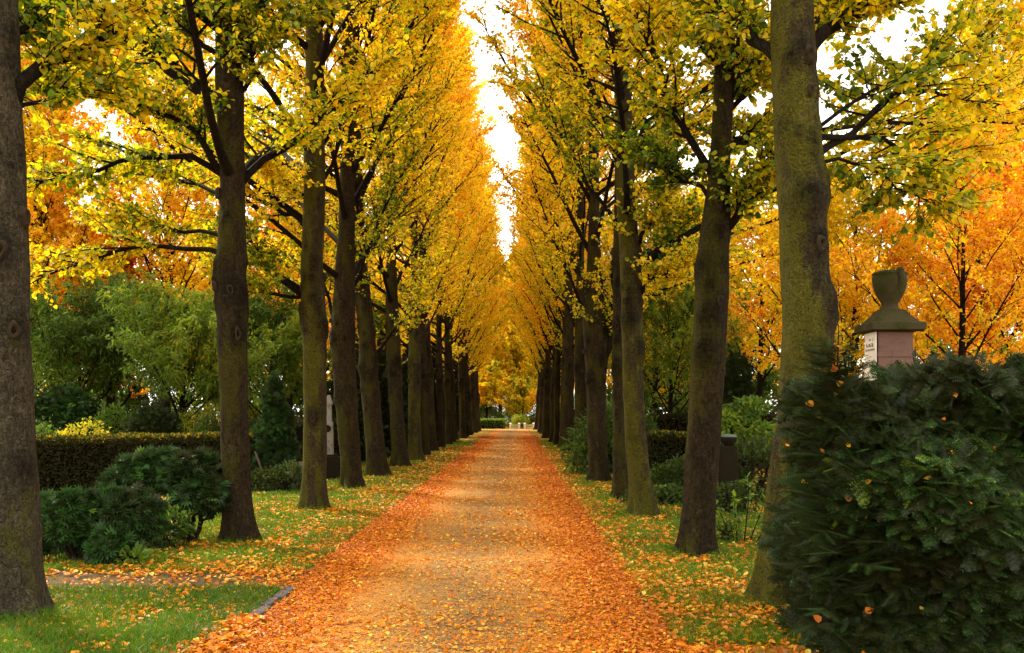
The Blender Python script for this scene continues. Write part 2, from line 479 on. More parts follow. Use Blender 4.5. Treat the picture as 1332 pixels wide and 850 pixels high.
def lime(root, g, H, prof, side, near, n_limb, zb, hand=(), knots=(), leaf=0.085, per=(16, 5, 12), tint0=0.53, merged=False, bark='bark', zvis=99, orange_out=0.1, reach=1.0, tmpl=None, leafmat='lime_leaf', round_=False, noway=False, pathreach=2.75):
    """side=+1 when the path lies towards +X. builds trunk, limbs and crown in the local space of root"""
    tb = MB()
    axis, rad = trunk_mesh(tb, prof, H, g, knots, 44 if near else 16, dz=0.055 if near else 0.2)
    # limbs -------------------------------------------------
    z = np.sort(zb + (H * 0.95 - zb) * (np.arange(n_limb) + g.random(n_limb)) / n_limb)
    az = np.arange(n_limb) * 2.39996 + g.uniform(0, 6.28) + g.normal(0, 0.25, n_limb)
    u = (z - zb) / (H - zb)
    tow = np.cos(az) * side                                   # 1 = towards the path
    if round_:
        tow = tow * 0
    e0 = np.where(tow > 0.45, 54, np.where(tow < -0.45, 28, 43)) + g.normal(0, 6, n_limb)
    el = np.radians(np.clip(e0 + (70 - e0) * u ** 1.3, 10, 76))
    L = np.where(tow > 0.45, 5.0, np.where(tow < -0.45, 5.2, 4.3)) * (1 - 0.42 * u) * g.uniform(0.75, 1.2, n_limb) * reach
    L = np.where(tow > 0.3, np.minimum(L, pathreach * g.uniform(.7, 1.25, n_limb) / (np.cos(el) * np.maximum(tow, .3))), L)
    D = np.stack([np.cos(az) * np.cos(el), np.sin(az) * np.cos(el), np.sin(el)], -1)
    lower = np.where(tow > 0.3, 0.045, np.where(tow < -0.3, -0.02, 0.02))
    keep = ~((tow > 0.3) & (z < zb + 1.2))
    if noway:
        keep &= ~((np.sin(az) < -0.15) & (z < 9))
    z, az, u, D, L, lower = z[keep], az[keep], u[keep], D[keep], L[keep], lower[keep]
    P = grow(axis(z), D, L, 10, lower, 0.06, g)
    r0 = np.clip(rad(z) * 0.36, 0.012, 0.06)
    for pts, rr in hand:
        q = np.array(pts, float)
        q = np.concatenate([axis(q[:1, 2] - 0.12) * [1, 1, 1], q]) if len(hand) else q
        s = np.concatenate([[0], np.cumsum(np.linalg.norm(np.diff(q, axis=0), axis=1))])
        ss = np.linspace(0, s[-1], 10)
        q = np.stack([np.interp(ss, s, q[:, i]) for i in range(3)], -1)
        q[1:-1] = (q[:-2] + 2 * q[1:-1] + q[2:]) / 4
        q[1:] += g.normal(0, 0.02, (9, 3))
        P = np.concatenate([P, q[None]])
        r0 = np.append(r0, rr)
        L = np.append(L, s[-1])
    n = len(P)
    fade = np.linspace(1, 0, 10)[None]
    RL = r0[:, None] * (0.22 + 0.78 * fade ** 0.8)
    RL[:, 0] *= 1.35
    ti, ts, T, TL = side_shoots(P, L, g, per[0], 0.25, 0.6, 1.5, 5)
    lead = P[:, -2:, :]                                        # the limb's own tip carries on
    si, ss, Q, QL = side_shoots(T, None, g, per[1], 0.15, 0.22, 0.62, 3, (28, 60), 0.55, 0.0)
    # thin out what rises far above the frame
    hi = P[:, 0, 2] > zvis
    if merged:
        lb = MB()
        tubes(lb, P, RL, 5)
        tubes(lb, T, np.linspace(1, .3, 5)[None] * np.clip(r0[ti] * .36, .007, .022)[:, None], 3)
        lb.build('branchwork', 'limb_bark', root, True)
    else:
        for i in range(n):
            lb = MB()
            tubes(lb, P[i:i + 1], RL[i:i + 1], 9)
            m = ti == i
            tubes(lb, T[m], np.linspace(1, .3, 5)[None] * np.clip(r0[ti[m]] * .38, .006, .022)[:, None], 4)
            m2 = m[si]
            tubes(lb, Q[m2], np.broadcast_to(np.array([.006, .0042, .0025]), Q[m2].shape[:2]), 3)
            lb.build('limb', 'limb_bark', root, True)
    tr = tb.build('trunk', bark, root, True)
    # leaves ------------------------------------------------
    lt = g.normal(0, 0.06, n)
    seed = g.random() * 50

    def tints(lim):
        def fn(idx, p):
            out = np.hypot(p[:, 0], p[:, 1])
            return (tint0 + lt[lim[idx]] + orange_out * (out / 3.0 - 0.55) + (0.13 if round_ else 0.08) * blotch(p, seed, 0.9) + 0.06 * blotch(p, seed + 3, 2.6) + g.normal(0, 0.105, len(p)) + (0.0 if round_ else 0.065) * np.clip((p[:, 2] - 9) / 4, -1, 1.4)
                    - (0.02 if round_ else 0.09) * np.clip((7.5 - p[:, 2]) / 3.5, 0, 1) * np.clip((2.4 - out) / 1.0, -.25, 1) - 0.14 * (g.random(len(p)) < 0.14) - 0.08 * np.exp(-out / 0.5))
        return fn
    cb = MB()
    tm = tmpl or (LEAF6 if near else LEAF4)
    lq = ti[si]
    for sel_hi in (False, True):
        mq = hi[lq] == sel_hi
        mt = hi[ti] == sel_hi
        if not mq.any():
            continue
        sub = g.random(mq.sum()) < (0.4 if sel_hi else 1.0)
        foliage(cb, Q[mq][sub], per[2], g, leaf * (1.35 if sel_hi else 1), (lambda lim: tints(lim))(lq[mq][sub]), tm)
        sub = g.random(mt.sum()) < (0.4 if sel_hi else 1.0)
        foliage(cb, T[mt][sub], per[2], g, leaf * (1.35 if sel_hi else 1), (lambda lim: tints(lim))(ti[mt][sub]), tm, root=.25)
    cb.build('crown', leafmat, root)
    return tr, axis, rad


def px_prof(rows, d, X0, H):
    """outline of a trunk seen at distance d: rows of (y, left, right) become z, x, y, r"""
    out = []
    for y, xl, xr in rows:
        z = EYE + (VY - y) / F * d
        out.append([z, ((xl + xr) / 2 - VX) / F * d - X0, 0.0, (xr - xl) / 2 / F * d])
    out.sort()
    z, x, _, r = out[-1]
    if z < H - 2:
        out.append([(z + H) / 2, x * 1.1, 0, r * 0.62])
    out.append([H, x * 1.2, 0.0, 0.03])
    return out


def px_limb(pts, d, X0, slope, rr):
    q = []
    for i, (x, y) in enumerate(pts):
        dd = d + slope * i / (len(pts) - 1)
        p = at(x, y, dd)
        q.append([p[0] - X0, dd - d, p[2]])
    return q, rr


A = math.pi
FRONT = -A / 2
LEFT_ROW = [
    dict(y=805, x=13, H=19, rows=[(800, -25, 51), (700, -24, 52), (600, -24, 47), (450, -30, 38), (300, -36, 33), (100, -42, 22), (0, -45, 20)], bark='bark_grey',
         limbs=[([(14, 135), (40, 95), (65, 77), (110, 66), (150, 38), (182, -5)], 0.5, .07), ([(15, 140), (60, 130), (105, 112), (150, 105)], 1.2, .022), ([(10, 60), (50, 20), (80, -30)], .8, .04)],
         knots=[(330, 15), (432, 28)], bulge=[(610, 40, .05)], zb=5.0, nl=16, label='thick grey barked tree in the near corner beside the bright green grass patch'),
    dict(y=705, x=311, H=19, rows=[(700, 291, 330), (620, 290, 325), (520, 287, 322), (400, 281, 321), (340, 281, 320), (250, 287, 319), (120, 281, 317), (0, 280, 307)], bark='bark',
         limbs=[([(312, 238), (350, 210), (400, 165), (450, 130), (500, 82)], .8, .055), ([(288, 228), (268, 190), (240, 160), (200, 142), (145, 128)], -.6, .05),
                ([(288, 222), (265, 202), (225, 198), (180, 205), (110, 230), (35, 243)], -.2, .045), ([(285, 132), (240, 95), (200, 60), (150, 35), (100, 20)], .8, .05),
                ([(282, 72), (240, 35), (190, 3), (150, -20)], -.3, .04), ([(288, 322), (230, 320), (170, 318), (100, 345), (35, 370)], .5, .035), ([(288, 302), (230, 302), (190, 295), (140, 290)], 1.5, .03),
                ([(312, 82), (350, 50), (400, 30), (425, 0)], .6, .04), ([(316, 124), (336, 75), (318, 52), (312, 10)], -.3, .035), ([(290, 252), (250, 240), (200, 228), (140, 215)], 1.8, .03)],
         knots=[(380, 305), (436, 313)], bulge=[(352, 278, .09), (386, 318, .05)], zb=4.6, nl=20, label='dark trunked tree whose left limbs spread above the clipped hedge and yew bush'),
    dict(y=663, x=408, H=19, rows=[(660, 393, 424), (560, 396, 425), (480, 395, 424), (400, 391, 424), (350, 391, 420), (260, 395, 424), (150, 396, 422), (60, 398, 420)], bark='bark_moss',
         limbs=[([(396, 388), (365, 365), (340, 330), (322, 308), (290, 295)], -.4, .04), ([(396, 380), (350, 350), (318, 330), (270, 318)], .6, .045), ([(394, 388), (350, 380), (322, 370), (280, 350)], -1.2, .035),
                ([(398, 292), (370, 275), (330, 256), (290, 240)], .8, .05), ([(400, 260), (375, 238), (340, 215)], -.6, .035), ([(420, 250), (440, 180), (470, 120), (500, 60)], .5, .04)],
         knots=[(425, 420), (545, 410)], bulge=[(410, 390, .06), (428, 424, .06)], zb=4.6, nl=20, label='green mossy trunk between the dark small cone conifer and the narrow white memorial'),
    dict(y=636, x=457, H=19, rows=[(634, 446, 472), (560, 440, 467), (500, 435, 463), (440, 430, 460), (380, 434, 462), (300, 440, 462), (150, 444, 460)], bark='bark',
         limbs=[([(438, 440), (425, 380), (400, 320), (370, 280)], .8, .045), ([(455, 395), (475, 330), (500, 270), (540, 200)], .6, .045)], knots=[(520, 432)], bulge=[(440, 432, .07), (432, 460, .06)], zb=4.4, nl=20,
         label='leaning brown trunk just right of the narrow white memorial'),
    dict(y=620, x=491, H=19, rows=[(620, 478, 505), (560, 475, 498), (480, 467, 491), (430, 466, 488), (380, 460, 482), (300, 458, 474), (180, 458, 470)], bark='bark',
         limbs=[([(482, 470), (505, 440), (540, 400), (575, 340)], .6, .045), ([(466, 400), (450, 350), (440, 300)], -.3, .04)], knots=[(480, 470), (492, 480)], bulge=[(480, 470, .07), (470, 492, .06)], zb=4.4, nl=20,
         label='left row trunk that leans away from the path with a swollen ring at head height'),
    dict(y=608, x=521, H=19, rows=[(607, 510, 532), (540, 507, 525), (470, 502, 522), (400, 502, 518), (330, 503, 515)], bark='bark',
         limbs=[([(506, 450), (495, 430), (485, 400)], .4, .05), ([(518, 430), (540, 380), (580, 320)], .4, .04)], knots=[(475, 512)], bulge=[(470, 518, .06)], zb=4.4, nl=18,
         label='slim dark trunk with a side limb leaving its left shoulder'),
    dict(y=600, x=541, H=19, rows=[(600, 531, 550), (540, 531, 547), (470, 531, 547), (400, 533, 545), (330, 535, 543)], bark='bark_moss', limbs=[], knots=[], bulge=[(480, 547, .06), (470, 532, .05)], zb=4.4, nl=18,
         label='upright mossy trunk, closest neighbour beyond the slim dark trunk with a side limb'),
]
RIGHT_ROW = [
    dict(y=785, x=1018, H=19, rows=[(780, 985, 1052), (690, 992, 1052), (600, 1004, 1064), (500, 1014, 1078), (420, 1017, 1084), (330, 1014, 1076), (240, 1011, 1074), (150, 1006, 1066), (60, 1004, 1060), (0, 1003, 1056)], bark='bark_moss',
         limbs=[([(1010, 80), (975, 45), (935, 15), (890, -15)], .6, .06), ([(1058, 55), (1090, 28), (1125, 10), (1160, -15)], .4, .07), ([(1068, 165), (1110, 130), (1155, 108), (1200, 92), (1260, 55)], 1.4, .02),
                ([(1066, 180), (1110, 178), (1160, 190), (1210, 210), (1270, 200)], 2.2, .03), ([(1066, 200), (1120, 160), (1170, 110), (1220, 125), (1300, 135)], 3.0, .035), ([(1068, 205), (1110, 205), (1170, 250), (1230, 262)], 1.2, .018)],
         knots=[(262, 1040), (322, 1058)], bulge=[(245, 1072, .09), (400, 1080, .10), (262, 1040, .06)], zb=4.7, nl=16, label='massive green mossy trunk half hidden by the dark yew in the foreground'),
    dict(y=722, x=905, H=19, rows=[(720, 884, 927), (640, 889, 933), (560, 894, 938), (460, 900, 943), (400, 904, 946), (330, 908, 948), (260, 918, 950), (200, 925, 950), (100, 929, 955), (20, 932, 955)], bark='bark',
         limbs=[([(922, 222), (900, 185), (875, 140), (860, 95), (840, 55), (820, 5)], -.5, .05), ([(944, 302), (968, 265), (980, 235), (1005, 206)], -.3, .055), ([(940, 200), (965, 175), (1000, 158)], .8, .05),
                ([(945, 160), (958, 100), (962, 45), (960, -10)], -.4, .04), ([(918, 250), (890, 232), (860, 212), (835, 200)], .6, .03), ([(944, 150), (980, 110), (990, 70)], .5, .035), ([(930, 80), (900, 50), (875, 20)], .4, .03)],
         knots=[(457, 913), (412, 917)], bulge=[(457, 913, .07), (412, 917, .06), (350, 906, .06)], zb=4.7, nl=18, label='brown trunk with two eye like knots, next to the small leafy sapling'),
    dict(y=672, x=838, H=19, rows=[(670, 822, 855), (620, 817, 847), (560, 812, 840), (480, 809, 836), (380, 808, 836), (320, 806, 832), (260, 802, 826), (150, 803, 822), (60, 805, 818)], bark='bark_moss',
         limbs=[([(830, 385), (855, 358), (880, 350), (908, 340)], -.4, .06), ([(826, 345), (850, 335), (880, 300), (890, 270)], .4, .035), ([(810, 300), (780, 260), (750, 215), (720, 160), (700, 100)], .6, .04), ([(826, 320), (845, 290), (860, 250)], -.4, .045)],
         knots=[(417, 818), (455, 832)], bulge=[(417, 812, .05), (455, 834, .05)], zb=4.3, nl=20, label='slanting trunk with a yellow green left flank and a low bough on its right'),
    dict(y=650, x=808, H=19, rows=[(650, 798, 820), (590, 797, 815), (500, 797, 812), (420, 797, 811), (330, 798, 812), (200, 800, 812)], bark='bark',
         limbs=[], knots=[(480, 801), (425, 802)], bulge=[(480, 799, .04), (425, 811, .04)], zb=4.3, nl=18, label='thin straight trunk standing close behind the slanting one'),
    dict(y=627, x=779, H=19, rows=[(626, 767, 792), (560, 764, 789), (500, 763, 787), (450, 760, 792), (420, 758, 793), (380, 762, 786), (300, 765, 780)], bark='bark',
         limbs=[([(788, 470), (797, 430), (800, 390), (798, 330)], -.5, .11), ([(764, 420), (745, 370), (720, 310), (695, 240)], .5, .045), ([(790, 420), (808, 400), (830, 370)], .4, .05)], knots=[(500, 768), (490, 785)], bulge=[(490, 764, .08), (470, 780, .08)], zb=4.2, nl=18,
         label='stout dark trunk that forks in two beside the glossy rhododendron'),
    dict(y=607, x=757, H=19, rows=[(606, 748, 766), (540, 748, 764), (470, 747, 763), (420, 748, 762), (350, 750, 760)], bark='bark', limbs=[([(750, 430), (730, 380), (705, 300)], .4, .045)], knots=[], bulge=[(480, 749, .05)], zb=4.2, nl=18,
         label='right row trunk rising just behind the rhododendron leaves'),
    dict(y=588, x=739, H=19, rows=[(588, 731, 746), (520, 732, 746), (470, 732, 747), (420, 733, 746), (350, 736, 744)], bark='bark', limbs=[], knots=[], bulge=[(470, 732, .06)], zb=4.2, nl=16,
         label='thick dark trunk, first beyond the rhododendron along the right verge'),
]
TRUNKS = []
for row, side in ((LEFT_ROW, 1), (RIGHT_ROW, -1)):
    for i, s in enumerate(row):
        g = np.random.default_rng(100 + i * 2 + (side > 0))
        d = depth(s['y'])
        X0 = (s['x'] - VX) / F * d
        s['d'], s['X0'] = d, X0
        TRUNKS.append((X0, d))
        root = empty('lime_tree', (X0, d, 0), s['label'], 'tree', 'trees in the rows of the avenue')
        prof = px_prof(s['rows'], d, X0, s['H'])
        pz = np.array(prof)

        def toknot(y, x):
            z = EYE + (VY - y) / F * d
            cx, rr = np.interp(z, pz[:, 0], pz[:, 1]), np.interp(z, pz[:, 0], pz[:, 3])
            c = np.clip(((x - VX) / F * d - X0 - cx) / rr, -0.97, 0.97)
            return z, -math.acos(c)
        kn = [(*toknot(y, x), 0.09, 0.045) for y, x in s['knots']] + [(*toknot(y, x), 0.10, a) for y, x, a in s['bulge']]
        kn += [(g.uniform(2.5, 4.6), g.uniform(-A, .1), g.uniform(.03, .065), g.uniform(.015, .05)) for _ in range(14)]
        kn += [(g.uniform(.6, 2.6), g.uniform(-A, .1), g.uniform(.03, .06), g.uniform(.006, .015)) for _ in range(6)]
        hand = [px_limb(p, d, X0, sl, rr) for p, sl, rr in s['limbs']]
        zvis = EYE + VY / F * d + 1.0
        per = (18, 6, 13) if d < 10 else (18, 6, 14) if d < 18 else (17, 6, 13)
        tr, axis, rad = lime(root, g, s['H'], prof, side, True, int(s['nl'] * 2.0), s['zb'] - .5, hand, kn, 0.062 if d < 10 else 0.064 if d < 20 else 0.07, per, 0.50 if d < 10 else 0.53, False, s['bark'], zvis, noway=d < 10, pathreach=2.6 if side > 0 else 2.9)
        for y, x in s['knots']:
            z, a = toknot(y, x)
            scar(tr, axis, rad, z, a, 0.055)
        for kz, ka, ks, amp in kn[-20:-18]:
            scar(tr, axis, lambda q: rad(q) + amp * .5, kz, ka, g.uniform(.03, .05))

# farther trees: four grown kinds, copied along both rows
protos = []
for k in range(4):
    g = np.random.default_rng(300 + k)
    root = empty('lime_tree', (0, 0, 0), 'x', 'tree', 'trees in the rows of the avenue')
    H = 19
    rr = 0.155 + 0.03 * g.random()
    ln = g.normal(0, 0.10)
    prof = [[0, 0, 0, rr], [2.6, ln, 0, rr * .88], [3.2, ln * 1.2, 0, rr * 1.12], [4.2, ln * 1.5, 0, rr * .85], [8, ln * 2, 0, rr * .6], [13, ln * 2, 0, rr * .3], [H, ln * 2, 0, .03]]
    lime(root, g, H, prof, 1, False, 52, 3.6, (), [(g.uniform(2.6, 4.0), g.uniform(-A, A), g.uniform(.06, .10), g.uniform(.03, .08)) for _ in range(16)], 0.088, (16, 5, 13), 0.53, True, 'bark', pathreach=2.8)
    protos.append(root)
used = [False] * 4


def put(k, loc, rz, sc, label, group):
    src = protos[k]
    if used[k]:
        o = src.copy()
        COL.objects.link(o)
        for ch in src.children:
            c = ch.copy()
            COL.objects.link(c)
            c.parent = o
    else:
        o, used[k] = src, True
    o.location, o.rotation_euler, o.scale = loc, (0, 0, rz), (sc * (1 + .32 * min(1, max(0, (loc[1] - 45) / 35))), sc, sc)
    return tag(o, label, 'tree', group)


far = [(-3.38, LEFT_ROW[-1]['d'] + 4.3 * (i + 1), 1) for i in range(14)] + [(2.03, RIGHT_ROW[-1]['d'] + 4.5 * (i + 1), -1) for i in range(12)]
for i, (x, y, side) in enumerate(far):
    put(i % 4, (x + rng.normal(0, .1), y + rng.normal(0, .25), 0), (0 if side > 0 else A) + rng.normal(0, .3), rng.uniform(.88, 1.08),
        'slender tree in the distant stretch of the left row of the avenue' if side > 0 else 'slender tree in the distant stretch of the right row of the avenue',
        'distant trees of the left row' if side > 0 else 'distant trees of the right row')


# ---------------------------------------------------------------- garden plants
def shell(lobes, n, g, inner=0.55, broken=False):
    lo = np.array(lobes, float)
    sub = []
    for l in lo:
        sub.append(np.concatenate([l[:3], l[3:] * .78]))
        for _ in range(7):
            d_ = unit(g.normal(0, 1, 3) * [1, 1, .8] + [0, -.2, .25])
            sub.append(np.concatenate([l[:3] + d_ * l[3:] * g.uniform(.5, .8), l[3:] * g.uniform(.28, .5)]))
    lo = np.array(sub) if broken else lo
    w = (lo[:, 3] * lo[:, 5] + lo[:, 4] * lo[:, 5] + lo[:, 3] * lo[:, 4])
    i = g.choice(len(lo), n, p=w / w.sum())
    d = unit(rnd(n, 1, g))
    q = inner + (1 - inner) * g.random(n) ** 0.5
    q = q * (1 + .3 * g.random(n) ** 4) * (1 + 0.16 * blotch(d * 4 + i[:, None], 3.3, 1.5))
    p = lo[i, :3] + lo[i, 3:] * d * q[:, None]
    return p, unit(d / lo[i, 3:])


def shrub(name, label, cat, loc, lobes, n, size, tmpl, m, tint, group=None, up=0.3, spread=0.5, stem='twig', stem_r=0.03, var=0.14, stems=None, broken=False):
    g = np.random.default_rng(abs(hash(label)) % 1000 if False else sum(map(ord, label)))
    root = empty(name, loc, label, cat, group)
    p, nr = shell(lobes, n, g, .55, broken)
    ok = p[:, 2] > 0.01
    p, nr = p[ok], nr[ok]
    ax = unit(nr + np.array([0, 0, up]) + rnd(len(p), spread, g))
    X, Y, Z = frames(ax, unit(nr * 0.3 + np.array([0, 0, 1.0]) + rnd(len(p), .4, g)))
    mb = MB()
    place(mb, tmpl[0], tmpl[1], p - Y * size * .5, X, Y, Z, size * g.uniform(.6, 1.25, len(p)), tint + var * blotch(p, len(label), 3.0) + g.normal(0, var * .7, len(p)))
    mb.build('foliage', m, root)
    sb = MB()
    tips = np.array([[l[0], l[1], l[2] + l[5] * .3] for l in lobes])
    k = max(3, 24 // len(lobes))
    e = np.repeat(tips, k, 0) + rnd(len(tips) * k, 0.6, g) * np.repeat(np.array([[l[3], l[4], l[5]] for l in lobes]), k, 0) * .6
    e[:, 2] = np.maximum(e[:, 2], .08)
    b = np.zeros_like(e)
    b[:, :2] = np.clip(e[:, :2] * .12, -stem_r * 2, stem_r * 2) if stems is None else e[:, :2] * stems
    b[:, 2] = -0.02
    t = np.linspace(0, 1, 6)[None, :, None]
    P = b[:, None] * (1 - t) + e[:, None] * t
    P[:, :, 2] = b[:, None, 2] + (e[:, 2] - b[:, 2])[:, None] * t[:, :, 0] ** .8
    P[:, 1:-1] += g.normal(0, .03, P[:, 1:-1].shape)
    tubes(sb, P, np.broadcast_to(np.linspace(stem_r, .004, 6), P.shape[:2]), 6)
    sb.build('stem', stem, root, True)
    return root


def cone_lobes(H, Rb, k=7, base=0.05):
    return [(0.05 * math.sin(i * 2), 0.05 * math.cos(i * 3), base + H * (i + .5) / k, Rb * (1 - (i / k) ** 1.35) + .05, Rb * (1 - (i / k) ** 1.35) + .05, H / k * .95) for i in range(k)]


def hedge(label, a, b, thick, h, n, size, tint, top_tint, m='hedge_leaf', tmpl=OVAL, group=None, rough=0.06, name='clipped_hedge'):
    """a straight clipped hedge from ground point a to b"""
    g = np.random.default_rng(sum(map(ord, label)))
    a, b = np.array(a, float), np.array(b, float)
    Lh = np.linalg.norm(b - a)
    ux = np.array([*(b - a) / Lh, 0])
    uy = np.array([-ux[1], ux[0], 0])
    root = empty(name, (*((a + b) / 2), 0), label, 'hedge', group)
    areas = np.array([Lh * h, Lh * h, Lh * thick, thick * h, thick * h])
    k = g.choice(5, n, p=areas / areas.sum())
    s, t, z = g.uniform(-.5, .5, n) * Lh, g.uniform(-.5, .5, n) * thick, g.random(n) * h
    nx = np.zeros((n, 3))
    dep = np.abs(g.normal(0, rough, n))
    for j in range(5):
        q = k == j
        if j < 2:
            sg = -1 if j == 0 else 1
            t[q] = sg * (thick / 2 - dep[q])
            nx[q] = uy * sg
        elif j == 2:
            z[q] = h - dep[q] * .6
            nx[q] = (0, 0, 1)
        else:
            sg = -1 if j == 3 else 1
            s[q] = sg * (Lh / 2 - dep[q])
            nx[q] = ux * sg
    p = ux * s[:, None] + uy * t[:, None]
    p[:, 2] = z
    p = p + nx * (0.05 * blotch(p, 2.0, 2.5))[:, None]
    ax = unit(nx * .5 + rnd(n, .6, g) + np.array([0, 0, .25]))
    X, Y, Z = frames(ax, unit(nx + rnd(n, .6, g)))
    mb = MB()
    place(mb, tmpl[0], tmpl[1], p, X, Y, Z, size * g.uniform(.6, 1.3, n), np.where((k == 2) | (z > h - .03), top_tint, tint) + g.normal(0, .14, n))  # leaves along the top take a paler, yellower tint than the sides
    mb.build('foliage', m, root)
    cb = MB()
    nn = max(6, int(Lh * 7))
    e = ux * g.uniform(-.48, .48, (nn, 1)) * Lh + uy * g.uniform(-.3, .3, (nn, 1)) * thick
    tt = np.linspace(0, 1, 5)[None, :, None]
    P = e[:, None] + g.normal(0, .06, (nn, 5, 3)) * tt
    P[:, :, 2] = np.linspace(0, h * .93, 5)
    tubes(cb, P, np.broadcast_to(np.linspace(.028, .01, 5), (nn, 5)), 6)
    # inner mass of dead twigs
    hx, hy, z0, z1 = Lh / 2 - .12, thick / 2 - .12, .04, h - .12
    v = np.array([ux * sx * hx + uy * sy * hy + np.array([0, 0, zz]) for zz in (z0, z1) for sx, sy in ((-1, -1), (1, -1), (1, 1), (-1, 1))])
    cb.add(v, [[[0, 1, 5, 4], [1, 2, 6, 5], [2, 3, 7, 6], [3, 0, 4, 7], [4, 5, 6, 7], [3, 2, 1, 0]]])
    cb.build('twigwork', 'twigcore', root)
    return root


def gp(px, d, z=0.0):
    return np.array([(px - VX) / F * d, d, z])


M['pale_granite'] = stone_mat('pale granite', (.12, .115, .10), (.24, .23, .20), (.06, .055, .04), 7, .4)
# left garden -----------------------------------------------------------
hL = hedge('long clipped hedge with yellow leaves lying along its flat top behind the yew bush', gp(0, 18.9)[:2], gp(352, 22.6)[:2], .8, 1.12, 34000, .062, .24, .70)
shrub('yew_bush', 'spreading dark yew bush on a short stem against the clipped hedge', 'bush', gp(246, 12.6), [(.0, .1, .78, .45, .45, .34), (-.55, .25, .86, .45, .45, .32), (.22, 0, .55, .38, .4, .24), (-.95, .3, .62, .34, .35, .30)],
      9500, .15, FAN, 'spray', .36, broken=True, var=.22, up=.1, spread=.45, stem_r=.03)
shrub('cypress_bush', 'low rounded green cypress bush beside the thick grey barked tree', 'bush', gp(108, 10.9), [(-.22, .1, .44, .32, .32, .36), (.42, .3, .52, .34, .34, .30), (.36, -.08, .20, .30, .3, .24), (-.5, .2, .36, .3, .3, .34), (.05, .35, .48, .3, .3, .32)],
      9000, .15, FAN, 'spray', .54, broken=True, var=.2, up=.2, spread=.42, stem_r=.025)
shrub('leafy_perennial', 'thin dull green leafy plant between the cypress bush and the yew bush stem', 'plant', gp(205, 12.0), [(0, 0, .28, .42, .3, .26)], 900, .07, OVAL, 'green_leaf', .3, stem_r=.008, stems=.7)
shrub('leafy_perennial', 'small pale green plant at the foot of the cypress bush', 'plant', gp(172, 10.7), [(0, 0, .1, .16, .14, .1)], 160, .10, OVAL, 'green_leaf', .6, stem_r=.005, stems=.5)
shrub('cone_conifer', 'small dark cone shaped conifer at the right end of the clipped hedge', 'conifer', gp(358, 22.0), cone_lobes(2.25, .52), 6500, .15, FAN, 'spray', .45, up=.8, spread=.35)
shrub('low_bush', 'dark low bush at the foot of the cone conifer', 'bush', gp(372, 20.8), [(0, 0, .25, .5, .4, .32), (-.5, .1, .2, .35, .3, .25)], 1600, .09, OVAL, 'green_leaf', .1)
shrub('dome_topiary', 'round dark green clipped dome standing in front of the yellow green bush', 'topiary', gp(270, 26), [(0, 0, .85, .42, .42, .66)], 2600, .08, OVAL, 'green_leaf', .16, up=.1)
shrub('dome_topiary', 'flat bottomed dark dome seen just right of the dark trunk with spreading left limbs', 'topiary', gp(328, 27), [(0, 0, .9, .36, .36, .52)], 2200, .08, OVAL, 'green_leaf', .12, up=.1)
shrub('dome_topiary', 'grey green low dome at the left end of the clipped hedge', 'topiary', gp(52, 25), [(0, 0, .7, .5, .5, .62)], 2400, .08, OVAL, 'green_leaf', .32, up=.1)
shrub('yew_bush', 'wide blackish yew mound under the forked green cherry tree', 'bush', gp(197, 26), [(0, 0, .9, .6, .6, .95), (.3, .2, .8, .4, .4, .8)], 4200, .13, FAN, 'spray', .22, up=.5)
shrub('yellow_bush', 'yellow green clipped bush between the blackish yew mound and the dark dome', 'bush', gp(246, 30), [(0, 0, .8, .6, .5, .85)], 2400, .10, OVAL, 'green_leaf', .80, up=.1)
shrub('yellow_bush', 'pale yellow green bush rising behind the dark domes', 'bush', gp(300, 34), [(-.3, 0, 1.1, .9, .6, 1.0), (.6, 0, 1.0, .8, .6, .9)], 2600, .11, OVAL, 'green_leaf', .78, up=.1)
shrub('orange_shrub', 'loose golden orange shrub above the left part of the clipped hedge', 'bush', gp(108, 25), [(0, 0, .9, .55, .4, .5), (.3, 0, 1.05, .3, .3, .4), (-.4, 0, .8, .4, .3, .4)], 1100, .085, OVAL, 'green_leaf', .93, stem_r=.02)
shrub('dark_conifer', 'broad dark green conifer behind the clipped hedge near the thick grey barked tree', 'conifer', gp(70, 30), [(0, 0, 1.0, 1.3, 1, 1.1), (.3, 0, 1.6, .9, .8, .8)], 3800, .22, FAN, 'spray', .5, up=.1)
shrub('green_bush', 'bright green layered bush left of the blackish yew mound', 'bush', gp(148, 29), [(0, 0, 1.0, .6, .5, .8)], 2000, .11, OVAL, 'green_leaf', .4, up=.1)
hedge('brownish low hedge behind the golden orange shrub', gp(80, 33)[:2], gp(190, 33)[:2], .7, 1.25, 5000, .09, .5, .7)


def bg_tree(label, loc, H, zb, n, tint, m='lime_leaf', reach=1.0, leaf=.12, per=(14, 4, 9), r=.14, tmpl=None, group=None, hand=(), seed=0, name='garden_tree', bark='limb_bark', fork=None):
    g = np.random.default_rng(900 + seed)
    root = empty(name, loc, label, 'tree', group)
    prof = [[0, 0, 0, r], [H * .4, .1, 0, r * .6], [H, .2, .1, .02]]
    lime(root, g, H, prof, 1, False, n, zb, hand, (), leaf, per, tint, True, bark, 99, .05, reach, tmpl, m, True)
    return root


